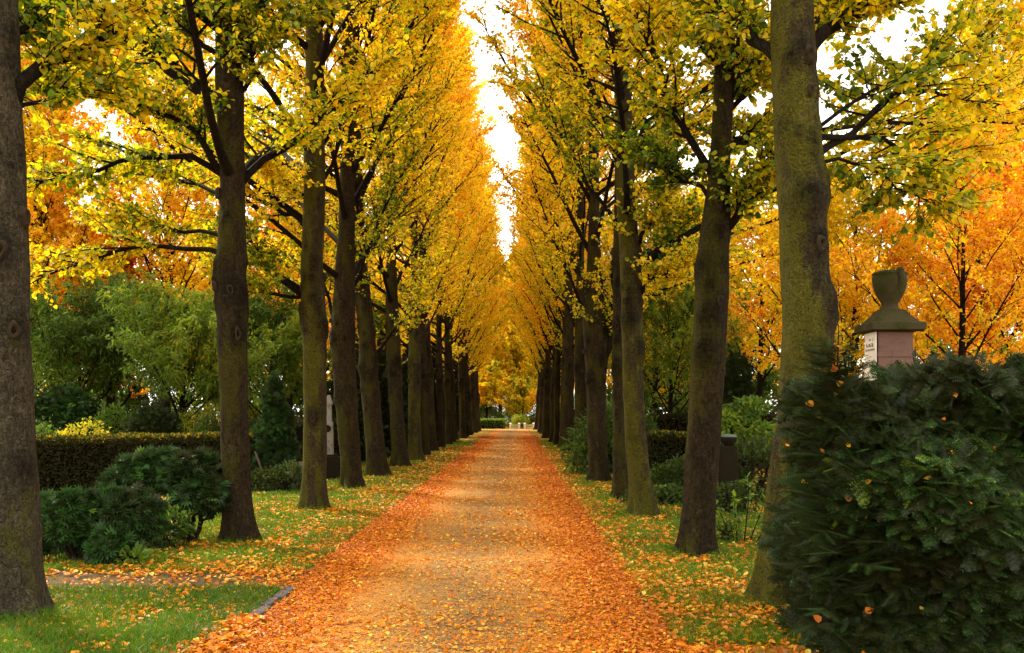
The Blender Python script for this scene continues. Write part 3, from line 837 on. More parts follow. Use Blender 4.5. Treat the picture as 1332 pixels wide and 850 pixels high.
c = gp(232, 30)
X0 = c[0]
bg_tree('forked green cherry tree with drooping leaves behind the clipped hedge', c, 3.1, 1.1, 22, .66, 'green_leaf', .85, .17, (16, 6, 10), .10, SLIM, seed=1, bark='limb_bark',
        hand=[px_limb([(232, 545), (217, 505), (208, 470), (205, 440)], 30, X0, -.4, .05), px_limb([(232, 535), (240, 490), (258, 450), (275, 425)], 30, X0, -.6, .06), px_limb([(230, 548), (255, 515), (290, 497), (325, 480)], 30, X0, -.5, .06)])
bg_tree('dense mid green tree above the broad dark conifer', gp(95, 32), 3.3, .9, 26, .55, 'green_leaf', .95, .17, (16, 6, 10), .12, SLIM, seed=2)
bg_tree('taller green tree filling the gap behind the cone conifer', gp(345, 34), 3.9, 1.0, 24, .62, 'green_leaf', .85, .17, (16, 5, 10), .12, SLIM, seed=3)
bg_tree('copper brown tree behind the green garden trees', gp(140, 42), 7.5, 1.2, 30, 1.0, 'lime_leaf', 1.1, .15, (14, 4, 9), .16, seed=4)
bg_tree('golden orange tree behind the thick grey barked tree', gp(40, 38), 15, 2.2, 64, .56, 'lime_leaf', 1.25, .12, (16, 5, 11), .2, seed=5)
bg_tree('tall amber tree beyond the forked green cherry tree', gp(215, 40), 16, 2.4, 70, .58, 'lime_leaf', 1.3, .12, (16, 5, 11), .2, seed=6)
bg_tree('orange tree showing between the cone conifer and the mossy trunk', gp(375, 42), 9, 2.0, 36, .62, 'lime_leaf', 1.1, .12, (16, 5, 10), .16, seed=7)
for i, (x, d, h) in enumerate(((455, 33, 4.6), (498, 38, 4.2), (535, 46, 5.0), (566, 56, 5.0), (590, 66, 5.5))):
    shrub('dark_conifer', ['dark conifer between the white memorial and the leaning brown trunk', 'blackish conifer behind the trunk with the swollen ring', 'dark conifer behind the upright mossy trunk', 'dim conifer in a far gap of the left row', 'farthest dim conifer beyond the left row'][i], 'conifer', gp(x, d), cone_lobes(h, .95), 3600, .24, FAN, 'spray', .25, 'conifers beyond the left row', up=.7)
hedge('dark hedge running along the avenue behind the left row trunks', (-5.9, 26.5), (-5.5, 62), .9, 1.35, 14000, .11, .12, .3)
# white memorial, boulder and small things
c = gp(428, 24.5)
me_ = empty('memorial', c, 'narrow white stone memorial between two left row trunks', 'gravestone')


def box_v(x0, x1, y0, y1, z0, z1):
    return [[x0, y0, z0], [x1, y0, z0], [x1, y1, z0], [x0, y1, z0], [x0, y0, z1], [x1, y0, z1], [x1, y1, z1], [x0, y1, z1]]


BOXF = [[0, 3, 2, 1], [4, 5, 6, 7], [0, 1, 5, 4], [1, 2, 6, 5], [2, 3, 7, 6], [3, 0, 4, 7]]


def slab(mb, rows, bev=.012):
    """a square or oblong pier lofted through rows of (z, half x, half y), corners bevelled"""
    v, f = [], []
    for z, hx, hy in rows:
        b = min(bev, hx * .3, hy * .3)
        v += [[-hx + b, -hy, z], [hx - b, -hy, z], [hx, -hy + b, z], [hx, hy - b, z], [hx - b, hy, z], [-hx + b, hy, z], [-hx, hy - b, z], [-hx, -hy + b, z]]
    n = len(rows)
    for i in range(n - 1):
        for j in range(8):
            f.append([i * 8 + j, i * 8 + (j + 1) % 8, i * 8 + 8 + (j + 1) % 8, i * 8 + 8 + j])
    mb.add(v, [f, [[7, 6, 5, 4, 3, 2, 1, 0], [n * 8 - 8 + k for k in range(8)]]])


def lathe(mb, prof, sides=28, lobes=0, depth_=0.0, z0=0, z1=0):
    a = np.arange(sides) / sides * 2 * np.pi
    v = []
    for r, z in prof:
        rr = r * (1 - (depth_ * (0.5 + .5 * np.cos(lobes * a)) if lobes and z0 < z < z1 else 0 * a))
        v.append(np.stack([rr * np.cos(a), rr * np.sin(a), np.full(sides, z)], -1))
    n = len(prof)
    f = [[i * sides + j, i * sides + (j + 1) % sides, (i + 1) * sides + (j + 1) % sides, (i + 1) * sides + j] for i in range(n - 1) for j in range(sides)]
    mb.add(np.concatenate(v), [f, [list(range((n - 1) * sides, n * sides))]])


b = MB(); slab(b, [(0, .26, .2), (.55, .26, .2), (.56, .2, .15), (.60, .2, .15)]); b.build('plinth', 'dark_stone', me_)
b = MB(); slab(b, [(.60, .10, .09), (1.38, .088, .08), (1.385, .065, .06), (1.78, .058, .05), (1.79, .08, .07), (1.84, .08, .07), (2.02, .03, .03)]); b.build('shaft', 'pale_granite', me_)
b = MB()
a = np.linspace(0, 2 * np.pi, 25)[:-1]
lathe(b, [(.07, 0), (.085, .02), (.065, .045), (.05, .02)], 24)
w = b.build('wreath', 'dark_stone', me_); w.location = (-.02, -.088, 1.22); w.rotation_euler = (R(90), 0, 0)
b = MB()
th, ph = np.meshgrid(np.linspace(0.02, np.pi / 2 * 1.25, 12), np.arange(20) / 20 * 2 * np.pi, indexing='ij')
dd = np.stack([np.sin(th) * np.cos(ph), np.sin(th) * np.sin(ph), np.cos(th)], -1)
rr = 1 + .12 * blotch(dd.reshape(-1, 3) * 2.4, 4).reshape(th.shape)
v = dd * rr[..., None] * np.array([.40, .32, .46])
f = [[i * 20 + j, i * 20 + (j + 1) % 20, i * 20 + 20 + (j + 1) % 20, i * 20 + 20 + j] for i in range(11) for j in range(20)]
b.add(v, [f])
o = b.build('boulder', 'brown_stone', None, True); o.location = gp(388, 21.5, .10)
tag(o, 'rounded brown boulder beside the green mossy trunk', 'boulder')
b = MB(); tubes(b, np.array([[[0, 0, 0], [-.1, .05, .25], [-.21, .1, .5], [-.32, .14, .78]]]), np.full((1, 4), .022), 8)
b.add(np.array([[-.33, .14, .765], [-.30, .14, .79], [-.36, .1, .80], [-.36, .18, .80]]), [[[0, 1, 2], [0, 1, 3]]])
o = b.build('wooden_prop', 'wood'); o.location = gp(350, 21.2); tag(o, 'thin wooden prop leaning on the hedge end beside the cone conifer', 'prop')
b = MB(); slab(b, [(0, .03, .02), (.10, .03, .02)], .004); b.build
mk = empty('plant_marker', gp(353, 20.9), 'tiny white marker stuck in the grass at the foot of the wooden prop', 'marker')
b.build('stake', 'wood', mk)
b = MB(); slab(b, [(.10, .07, .012), (.17, .07, .012)], .004); b.build('tag_plate', 'white_stone', mk)

# right garden ----------------------------------------------------------
lt = empty('grave_pillar', gp(947, 17.3), 'short dark stone post topped by a round bowl behind the leafy sapling', 'grave post')
b = MB(); slab(b, [(0, .20, .16), (.06, .20, .16), (.065, .145, .12), (1.02, .135, .11), (1.04, .12, .10)]); b.build('post', 'dark_stone', lt)
b = MB(); lathe(b, [(.05, 1.03), (.07, 1.05), (.085, 1.07), (.125, 1.11), (.145, 1.16), (.145, 1.19)]); b.build('bowl', 'dark_stone', lt, True)
b = MB(); lathe(b, [(.150, 1.188), (.152, 1.205), (.11, 1.225), (.05, 1.235), (.005, 1.238)]); b.build('bowl_lid', 'lichen', lt, True)
b = MB()
slab(b, [(0, .48, .09), (.10, .47, .08)])
o = b.build('grave_kerb', 'dark_stone'); o.location = gp(932, 16.6); tag(o, 'low dark stone grave edging in front of the short dark post', 'grave edging')
shrub('column_conifer', 'tall dark column shaped conifer behind the short dark post', 'conifer', gp(958, 25), [(0, 0, .6, .45, .45, .7), (0, 0, 1.5, .48, .48, .9), (0, 0, 2.3, .38, .38, .75)], 6000, .15, FAN, 'spray', .28, up=.9, spread=.3)
shrub('maple_bush', 'bright green layered maple bush in front of the column conifer', 'bush', gp(962, 20.5), [(0, 0, 1.25, .75, .6, .28), (.3, .1, .95, .7, .6, .25), (-.3, 0, 1.5, .5, .4, .22), (.2, 0, 1.7, .4, .4, .2)], 3000, .12, OVAL, 'green_leaf', .55, up=-.2, spread=.5, stem_r=.025)
shrub('ivy_bush', 'dark bush spreading behind the short dark post', 'bush', gp(985, 18.6), [(0, 0, .5, .75, .4, .6), (-.7, .3, .4, .5, .4, .45), (.7, 0, .5, .6, .4, .6)], 4200, .085, OVAL, 'green_leaf', .14)
shrub('rhododendron', 'large glossy rhododendron bush behind the stout forked trunk', 'bush', gp(800, 26.5), [(0, 0, .9, 1.05, .8, 1.0), (-.75, -.3, .6, .6, .6, .75), (.6, 0, .75, .6, .6, .85), (-.05, -.2, 1.3, .6, .6, .6)], 5200, .17, SLIM, 'green_leaf', .30, up=-.05, spread=.5)
shrub('mound_shrub', 'dark rounded mound shrub right of the slanting trunk', 'bush', gp(886, 19.0), [(0, 0, .42, .38, .36, .36), (-.3, .1, .35, .3, .3, .3), (.3, .1, .3, .3, .3, .3)], 3400, .065, OVAL, 'green_leaf', .2)
shrub('ivy_bush', 'small dark bush hiding the foot of the short dark stone post', 'bush', gp(938, 16.2), [(0, 0, .2, .4, .25, .28), (.4, .1, .25, .3, .25, .3)], 1500, .06, OVAL, 'green_leaf', .2)
shrub('ivy_bush', 'low dark ivy bed below the mound shrub', 'plant', gp(866, 17.8), [(0, 0, .12, .7, .4, .2), (.6, 0, .1, .5, .4, .18)], 2200, .07, LEAF6, 'green_leaf', .15)
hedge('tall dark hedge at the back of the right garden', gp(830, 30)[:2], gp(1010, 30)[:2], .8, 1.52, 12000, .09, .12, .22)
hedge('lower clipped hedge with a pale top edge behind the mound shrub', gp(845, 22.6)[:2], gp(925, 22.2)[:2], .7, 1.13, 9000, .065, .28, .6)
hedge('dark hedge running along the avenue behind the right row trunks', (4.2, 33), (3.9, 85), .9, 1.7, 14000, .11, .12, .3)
bg_tree('green drooping tree between the slanting trunk and the brown trunk with two knots', gp(868, 31), 4.6, 1.0, 24, .68, 'green_leaf', .85, .16, (16, 5, 9), .10, SLIM, seed=11)
bg_tree('red orange beech standing behind the urn pillar', gp(1245, 22), 6.6, 1.0, 24, .80, 'lime_leaf', .80, .075, (18, 5, 13), .12, seed=12, name='beech_tree')
bg_tree('orange beech at the right border beyond the dark yew', gp(1345, 26), 7.2, 1.0, 28, .72, 'lime_leaf', .95, .08, (18, 5, 13), .13, seed=13, name='beech_tree')
bg_tree('mixed yellow and green tree left of the urn pillar', gp(1105, 25), 6.2, 1.0, 28, .46, 'lime_leaf', .9, .08, (17, 5, 13), .13, seed=14)
bg_tree('olive yellow tree behind the column conifer', gp(985, 33), 7.5, 1.6, 24, .58, 'lime_leaf', 1.0, .12, (16, 5, 9), .14, seed=15)
bg_tree('amber tree deep behind the massive mossy trunk', gp(1050, 40), 9, 2.0, 34, .60, 'lime_leaf', 1.2, .12, (15, 5, 10), .18, seed=16)
bg_tree('tall yellow green tree rising above the beeches at the right border', gp(1285, 36), 15.5, 2.5, 60, .46, 'lime_leaf', 1.2, .11, (16, 5, 10), .2, seed=18)
bg_tree('golden tree in the gap beyond the slanting trunk', gp(850, 44), 9, 2.0, 34, .56, 'lime_leaf', 1.2, .12, (15, 5, 10), .18, seed=17)
# sapling beside the brown trunk
g = np.random.default_rng(5)
sp = empty('sapling', gp(962, 12.6), 'small leafy sapling with thin upright stems in the grass', 'plant')
P = grow(np.array([[-.12, 0, 0], [-.02, .03, 0], [.05, -.02, 0], [.14, .04, 0], [.2, 0, 0]]), np.array([[-.25, 0, 1], [-.05, .1, 1], [.12, 0, 1], [.3, .1, 1], [.5, -.1, .8]]), np.array([.75, .6, .85, .7, .55]), 7, .02, .06, g)
b = MB(); tubes(b, P, np.broadcast_to(np.linspace(.010, .003, 7), P.shape[:2]), 6); b.build('stem', 'twig', sp, True)
b = MB(); foliage(b, P, 26, g, .085, lambda i, p: .55 + g.normal(0, .12, len(p)), OVAL, .15, .3); b.build('foliage', 'green_leaf', sp)
shrub('low_bush', 'small dull cushion bush below the sapling', 'bush', gp(944, 12.7), [(0, 0, .12, .22, .18, .14)], 420, .05, OVAL, 'green_leaf', .3, stem_r=.006)

# urn pillar ---------------------------------------------------------------
D = 11.6
c = at(1166.5, 537, D)
pil = empty('urn_pillar', (c[0], D + .22, 0), 'square red sandstone pillar crowned by a mossy stone urn above the dark yew', 'pillar')
zz = lambda y: EYE + (VY - y) / F * D
hw = 22.8 / F * D
b = MB(); slab(b, [(0, hw * 1.25, hw * 1.25), (.5, hw * 1.25, hw * 1.25), (.52, hw, hw), (zz(465), hw, hw), (zz(464), hw * 1.05, hw * 1.05), (zz(459), hw * 1.05, hw * 1.05), (zz(458), hw, hw), (zz(430), hw, hw)], .01); b.build('shaft', 'red_stone', pil)
b = MB(); slab(b, [(.55, .006, hw * .93), (zz(431.5), .006, hw * .93)], .003); o = b.build('inscribed_panel', 'white_stone', pil); o.location = (-hw - .022, 0, 0)
lb = MB()
for zc, n_ in ((zz(441), 1), (zz(449), 4), (zz(454), 5), (zz(471), 4), (zz(476), 5), (zz(484), 3), (zz(496), 5)):
    for k in range(n_):
        y0 = (k - (n_ - 1) / 2) * .062
        for q in range(3):
            lb.add(np.array(box_v(-.003, .003, y0 + q * .016 - .02, y0 + q * .016 - .013, zc - .012, zc + .014 - .008 * (q % 2))), [BOXF])
o2 = lb.build('lettering', 'engraving', o); o2.location = (-.0068, 0, 0)
cw = 35.5 / F * D
b = MB(); slab(b, [(zz(432), hw * 1.02, hw * 1.02), (zz(430), cw * .96, cw * .96), (zz(429), cw, cw), (zz(421), cw, cw), (zz(419.5), cw * .96, cw * .96), (zz(418), cw * .82, cw * .82), (zz(413), cw * .68, cw * .68), (zz(408), cw * .56, cw * .56), (zz(404), cw * .49, cw * .49), (zz(402), cw * .47, cw * .47)], .012); b.build('cap', 'sand_stone', pil)
u = 1 / F * D
b = MB(); lathe(b, [(16 * u, zz(404)), (16 * u, zz(401)), (11.5 * u, zz(399)), (10.5 * u, zz(396)), (11 * u, zz(392)), (13.5 * u, zz(388)), (17 * u, zz(382)), (19.6 * u, zz(376)), (21.4 * u, zz(369)), (22.2 * u, zz(362)), (22.2 * u, zz(357)), (21.6 * u, zz(355)), (22.8 * u, zz(354.2)), (22.8 * u, zz(352.8)), (20.5 * u, zz(351.6)), (17 * u, zz(350)), (12 * u, zz(348.8)), (6 * u, zz(348)), (1 * u, zz(347.6))], 40)
urn = b.build('urn', 'sand_stone', pil, True)
for k, an in enumerate((-1.25, 1.9)):
    b = MB()
    q = np.array([[20.5 * u, 0, zz(353)], [23 * u, 0, zz(356)], [24 * u, 0, zz(361)], [22 * u, 0, zz(366)], [19 * u, 0, zz(371)], [15.5 * u, 0, zz(378)]])
    tubes(b, q[None], np.array([[5.2, 5.0, 3.2, 3.0, 3.6, 2.0]]) * u, 10)
    th, ph = np.meshgrid(np.linspace(.05, np.pi - .05, 9), np.arange(14) / 14 * 2 * np.pi, indexing='ij')
    v = np.stack([np.sin(th) * np.cos(ph), np.sin(th) * np.sin(ph), np.cos(th)], -1) * 5.2 * u + np.array([21 * u, 0, zz(351.5)])
    b.add(v, [[[i * 14 + j, i * 14 + (j + 1) % 14, i * 14 + 14 + (j + 1) % 14, i * 14 + 14 + j] for i in range(8) for j in range(14)]])
    h = b.build('handle', 'sand_stone', urn, True); h.rotation_euler.z = an

# foreground yew -------------------------------------------------------------
g = np.random.default_rng(77)


def yew_top(x):
    return 1.86 + .10 * np.sin(x * 3.1 + 1) + .07 * np.sin(x * 7.3) + .05 * (x - 3) - .30 * np.exp(-((x - 2.42) / .2) ** 2) - .9 * np.clip(2.25 - x, 0, 1)


yw = empty('yew_hedge', (3.2, 6.9, 0), 'big dark yew hedge filling the lower right foreground with orange leaves caught in it', 'hedge')
n = 26000
x = g.uniform(2.0, 4.8, n)
top = yew_top(x)
k = g.random(n)
z = g.uniform(0, 1, n) * top
front = 6.25 - .12 * np.sin(x * 4.2 + z * 3) + .10 * np.sin(z * 5.5 + x * 2) + .4 * np.clip(2.4 - x, 0, 1) + .25 * np.clip(z - 1.4, 0, 1)
dep = np.abs(g.normal(0, .20, n))
y = front + dep
nx = np.tile(np.array([[-.15, -1.0, .15]]), (n, 1))
q = k > .68
z[q] = top[q] - np.abs(g.normal(0, .10, q.sum()))
y[q] = g.uniform(6.3, 7.7, q.sum())
nx[q] = (-.1, -.3, 1)
q = k < .14
x[q] = 2.0 + np.abs(g.normal(0, .14, q.sum())) + .08 * np.sin(z[q] * 7) + .1 * np.clip(z[q] - .9, 0, 1)
y[q] = g.uniform(6.4, 7.7, q.sum())
nx[q] = (-1, -.2, .1)
z = np.minimum(z, yew_top(x))
p = np.stack([x - 3.2, y - 6.9, z], -1)
ax = unit(nx * .6 + rnd(n, .7, g) + np.array([0, 0, -.1]))
X, Y, Z = frames(ax, unit(np.array([0, -.25, 1.0]) + rnd(n, .35, g)))
mb = MB()
place(mb, YEW[0], YEW[1], p - Y * .05, X, Y, Z, .125 * g.uniform(.5, 1.35, n), .40 + .24 * blotch(p, 9, 3.2) + g.normal(0, .18, n) + .35 * (g.random(n) < .07))
pick = np.flatnonzero(dep < .17)
pick = pick[g.random(len(pick)) < .62]
P2, n2 = p[pick] + nx[pick] * .03, len(pick)
ax = unit(nx[pick] * np.array([.9, .55, .4]) + rnd(n2, .55, g) + np.array([-.1, 0, -.05]))
X, Y, Z = frames(ax, unit(np.array([0, -.45, 1.0]) + rnd(n2, .28, g)))
place(mb, FROND[0], FROND[1], P2 - Y * .09, X, Y, Z, .21 * g.uniform(.55, 1.3, n2), .44 + .22 * blotch(P2, 9, 3.2) + g.normal(0, .15, n2) + .22 * (g.random(n2) < .06), .14)
mb.build('foliage', 'needle', yw)
sb = MB()
nn = 260
e = np.stack([g.uniform(-1.0, 1.4, nn), g.uniform(-.5, .7, nn), g.uniform(.25, 1.7, nn)], -1)
e[:, 2] = np.minimum(e[:, 2], yew_top(e[:, 0] + 3.2) - .12)
b0 = np.stack([np.round(e[:, 0] / .45) * .45, g.choice([0.0, .35], nn), np.full(nn, -.02)], -1)
t = np.linspace(0, 1, 6)[None, :, None]
P = b0[:, None] * (1 - t ** 1.3) + e[:, None] * t ** 1.3
P[:, :, 2] = e[:, None, 2] * t[:, :, 0] ** .75 - .02
P[:, 1:-1] += g.normal(0, .025, P[:, 1:-1].shape)
tubes(sb, P, np.broadcast_to(np.linspace(.022, .005, 6), P.shape[:2]), 6)
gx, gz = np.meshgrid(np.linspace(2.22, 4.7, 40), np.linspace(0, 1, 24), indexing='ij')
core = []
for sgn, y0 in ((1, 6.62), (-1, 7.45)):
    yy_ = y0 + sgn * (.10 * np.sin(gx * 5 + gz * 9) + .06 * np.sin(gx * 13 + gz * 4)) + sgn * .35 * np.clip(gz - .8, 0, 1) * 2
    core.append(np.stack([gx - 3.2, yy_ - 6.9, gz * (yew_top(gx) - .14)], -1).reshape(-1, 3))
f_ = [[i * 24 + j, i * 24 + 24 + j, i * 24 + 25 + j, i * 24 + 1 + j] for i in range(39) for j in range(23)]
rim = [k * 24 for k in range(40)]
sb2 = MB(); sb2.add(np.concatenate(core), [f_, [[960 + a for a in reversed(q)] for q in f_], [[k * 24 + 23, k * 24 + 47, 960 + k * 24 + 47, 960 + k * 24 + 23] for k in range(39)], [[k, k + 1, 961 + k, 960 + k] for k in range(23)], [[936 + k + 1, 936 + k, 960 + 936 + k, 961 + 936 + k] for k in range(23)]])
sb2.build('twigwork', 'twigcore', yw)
sb.build('stem', 'twig', yw, True)


def caught(parent, pts, n, size, g, tint=.62):
    i = g.choice(len(pts), n)
    mb = MB()
    X, Y, Z = frames(unit(rnd(n, 1, g)), unit(rnd(n, .5, g) + np.array([0, -.6, .6])))
    place(mb, LEAF6[0], LEAF6[1], pts[i] + np.array([0, -.02, .015]), X, Y, Z, size * g.uniform(.6, 1.2, n), tint + g.normal(0, .2, n))
    return tag(mb.build('leaf_litter', 'fallen', parent), kind='stuff')


caught(yw, p[dep < .06], 150, .042, g, .66)

yc = empty('young_yew', (2.03, 6.55, 0), 'upright young yew with feathery side shoots in front of the massive mossy trunk', 'conifer')
P0 = np.zeros((70, 3)); hz = np.linspace(.15, 2.02, 70); P0[:, 2] = hz
az = np.arange(70) * 2.4 + g.normal(0, .3, 70)
ln = np.clip((2.2 - hz) * .36, .08, .34) * g.uniform(.75, 1.15, 70)
Pb = grow(P0, np.stack([np.cos(az), np.sin(az), np.full(70, .25)], -1), ln, 6, -.04, .06, g)
sb = MB(); tubes(sb, np.array([[[0, 0, -.02], [.02, 0, .6], [-.01, 0, 1.2], [.02, 0, 1.8], [.03, 0, 2.16]]]), np.array([[.022, .018, .014, .008, .003]]), 7)
tubes(sb, Pb, np.broadcast_to(np.linspace(.007, .002, 6), Pb.shape[:2]), 5); sb.build('stem', 'twig', yc, True)
_, _, Ps, _ = side_shoots(Pb, None, g, 12, .1, .10, .24, 3, (35, 65), .3, -.03)
Ps = np.concatenate([Ps, Pb[:, [3, 4, 5]]])
mb = MB()
a0, a1 = Ps[:, 0], Ps[:, -1]
X, Y, Z = frames(a1 - a0, unit(np.array([0, -.1, 1.0]) + rnd(len(Ps), .25, g)))
place(mb, YEW[0], YEW[1], a0, X, Y, Z, np.linalg.norm(a1 - a0, axis=1) * 1.1 + .03, .52 + .18 * blotch(a0, 3, 3) + g.normal(0, .16, len(Ps)))
mb.build('foliage', 'needle', yc)
caught(yc, a0, 22, .055, g, .6)

# ---------------------------------------------------------------- end of the avenue
bg_tree('round olive green tree closing the far end of the avenue', (.4, 106, 0), 3.8, .6, 20, .46, 'lime_leaf', .7, .16, (16, 5, 9), .2, seed=30)
bg_tree('olive green tree beside the last trunk of the left row', (-3.2, 107, 0), 4.6, 1.0, 18, .48, 'lime_leaf', .85, .2, (16, 5, 9), .2, seed=34)
bg_tree('olive green tree beside the last trunk of the right row', (3.6, 108, 0), 4.6, 1.0, 18, .46, 'lime_leaf', .85, .2, (16, 5, 9), .2, seed=35)
bg_tree('tall golden tree beyond the gate, left of the avenue axis', (-4.5, 112, 0), 17, 2.5, 54, .47, 'lime_leaf', 1.25, .30, (16, 5, 9), .28, seed=31)
bg_tree('tall golden tree beyond the gate on the avenue axis', (0.2, 116, 0), 17.5, 2.2, 64, .47, 'lime_leaf', 1.35, .32, (16, 5, 9), .28, seed=32)
bg_tree('tall golden tree beyond the gate, right of the avenue axis', (4.2, 111, 0), 16.5, 2.5, 54, .47, 'lime_leaf', 1.25, .30, (16, 5, 9), .28, seed=33)
bg_tree('tall golden tree farthest behind the gate, seen through the avenue opening', (-2.0, 124, 0), 18, 1.5, 70, .50, 'lime_leaf', 1.4, .32, (16, 5, 9), .28, seed=36)
gt = empty('park_gate', (.35, 99.5, 0), 'small white gate posts and pickets closing the end of the path', 'gate')
for x in (-.95, -.1, .45, 1.3):
    b = MB(); slab(b, [(0, .10, .10), (.72, .10, .10), (.74, .13, .13), (.80, .13, .13), (.90, .03, .03)], .01); b.build('post', 'white_stone', gt).location.x = x
for x0, x1 in ((-.82, -.23), (.58, 1.17)):
    b = MB()
    for z in (.18, .52):
        b.add(np.array(box_v(x0, x1, -.02, .02, z, z + .06)), [BOXF])
    for k in range(5):
        xx = x0 + .06 + k * (x1 - x0 - .12) / 4
        b.add(np.array(box_v(xx - .02, xx + .02, -.045, -.022, .06, .66)), [BOXF])
    b.build('gate_leaf', 'white_stone', gt)
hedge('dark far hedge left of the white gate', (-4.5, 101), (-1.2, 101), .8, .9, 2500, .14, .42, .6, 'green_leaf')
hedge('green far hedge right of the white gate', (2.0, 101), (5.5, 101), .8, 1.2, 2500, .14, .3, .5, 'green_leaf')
shrub('mound_shrub', 'yellow green mound bush just behind the white gate', 'bush', (.35, 101.5, 0), [(0, 0, .6, .9, .6, .8)], 1500, .14, OVAL, 'green_leaf', .75)
M['plaster'] = stone_mat('pale plaster', (.40, .38, .35), (.52, .50, .46), (.30, .28, .26), 3, .2)
M['roof'] = stone_mat('slate roof', (.08, .075, .08), (.14, .13, .13), (.05, .05, .05), 4, .2)
m, nt, out = mat('window glass'); principled(nt, out, (.03, .04, .05), .08, spec=.6); M['glass'] = m
hs = empty('far_house', (-6.5, 175, 0), 'pale far house glimpsed beyond the white gate', 'house')
b = MB(); b.add(np.array(box_v(-7, 7, 0, 7, 0, 3.2)), [BOXF]); b.build('wall', 'plaster', hs)
b = MB(); b.add(np.array([[-7.5, -.5, 3.21], [7.5, -.5, 3.21], [7.5, 7.5, 3.21], [-7.5, 7.5, 3.21], [-7.2, 3.5, 5.4], [7.2, 3.5, 5.4]]), [[[0, 1, 5, 4], [2, 3, 4, 5], [3, 2, 1, 0]], [[0, 4, 3], [1, 2, 5]]]); b.build('roof', 'roof', hs)
for x in (-5.2, -2.6, 0, 2.6, 5.2):
    b = MB(); b.add(np.array(box_v(x - .6, x + .6, -.06, -.003, 1.0, 2.6)), [BOXF]); b.build('window', 'glass', hs)
gt.scale = (1, 1, .68)
# golden trees standing in the gardens on both sides, copies of two grown ones
wood = [bg_tree('x', (0, 0, 0), 11, 1.0, 44, .52, 'lime_leaf', 1.2, .14, (16, 5, 11), .2, seed=40 + k) for k in range(2)]
spots = [(-10.5, 52, 0), (-12, 62, 1), (-9.5, 72, 0), (-12.5, 84, 1), (-9, 95, 0), (-17, 56, 1), (-19, 40, 0), (8.5, 50, 1), (10.5, 60, 0), (8.5, 70, 1), (11, 82, 0), (8.5, 94, 1), (15, 52, 0), (17, 38, 1), (20, 30, 0)]
done = [0, 0]
for i, (x, y, k) in enumerate(spots):
    if done[k] == 0:
        o = wood[k]
    else:
        o = wood[k].copy(); COL.objects.link(o)
        for ch in wood[k].children:
            q = ch.copy(); COL.objects.link(q); q.parent = o
    done[k] += 1
    o.location, o.rotation_euler = (x, y, 0), (0, 0, i * 1.3)
    tag(o, 'golden background tree beyond the left row' if x < 0 else 'golden background tree beyond the right row', 'tree', 'background trees on the left' if x < 0 else 'background trees on the right')

belt = [shrub('tall_shrub', 'x', 'bush', (0, 0, 0), [(0, 0, 1.4, 2.2, 1.4, 1.6), (-1.4, .3, 1.0, 1.4, 1.2, 1.2), (1.3, .2, 1.9, 1.5, 1.2, 1.5), (.2, 0, 2.9, 1.3, 1.0, 1.0)], 9000, .20, OVAL, 'green_leaf', .36 + .2 * k, up=.1, var=.16) for k in range(2)]
done = [0, 0]
for i, (x, y) in enumerate([(-10, 44), (-13.5, 46), (-17, 44), (-20.5, 47), (-24.5, 45), (-29, 48), (-8.6, 58), (-8.4, 74), (-8.2, 90), (10, 46), (13.5, 44), (17, 46), (21, 44), (25, 46), (7, 54), (7.2, 72), (6.8, 90), (13.5, 31), (17, 33)]):
    k = i % 2
    o = belt[k]
    if done[k]:
        o = belt[k].copy(); COL.objects.link(o)
        for ch in belt[k].children:
            q = ch.copy(); COL.objects.link(q); q.parent = o
    done[k] += 1
    o.location, o.rotation_euler, o.scale = (x, y, 0), (0, 0, (i * 1.9) % 1.2 - .6), [1 + .12 * math.sin(i * 2.3)] * 3
    tag(o, 'tall leafy shrub in the green belt behind the left gardens' if x < 0 else 'tall leafy shrub in the green belt behind the right gardens', 'bush', 'shrubs closing the left background' if x < 0 else 'shrubs closing the right background')

for x, y, s_ in ((-3.4, 109, .8), (.6, 111, .9), (4.4, 110, .8), (6.9, 112, 1.0), (-6.6, 112, 1.0)):
    o = belt[1].copy(); COL.objects.link(o)
    for ch in belt[1].children:
        q = ch.copy(); COL.objects.link(q); q.parent = o
    o.location, o.scale, o.rotation_euler = (x, y, 0), [s_] * 3, (0, 0, x)
    tag(o, 'bushy green shrub under the olive trees beyond the white gate', 'bush', 'shrubs beyond the white gate')

# ---------------------------------------------------------------- ground
m, nt, out = mat('verge ground')
co = nd(nt, 'ShaderNodeTexCoord').outputs['Object']
vor = nd(nt, 'ShaderNodeTexVoronoi', {'Vector': co, 'Scale': 14.0, 'Randomness': 1.0})
lit = ramp(nt, nd(nt, 'ShaderNodeSeparateColor', {0: vor.outputs['Color']}).outputs[0], [(0, (.10, .045, .015)), (.4, (.42, .14, .015)), (.75, (.62, .24, .02)), (1, (.60, .38, .05))])
gcol = mixc(nt, noise(nt, co, 24, 4), (.020, .055, .003), (.09, .20, .006))
gcol = mixc(nt, ramp(nt, noise(nt, co, 3.0, 5), [(.45, (0, 0, 0)), (.75, (.7, .7, .7))]), gcol, (.055, .038, .018))
msk = math_n(nt, 'ADD', math_n(nt, 'MULTIPLY', noise(nt, co, .9, 3), .75), math_n(nt, 'MULTIPLY', nd(nt, 'ShaderNodeSeparateColor', {0: vor.outputs['Color']}).outputs[1], .55))
c = mixc(nt, ramp(nt, msk, [(.62, (0, 0, 0)), (.70, (1, 1, 1))]), gcol, lit)
principled(nt, out, c, .95, noise(nt, co, 40, 4), .9, .03, .1)
M['ground'] = m

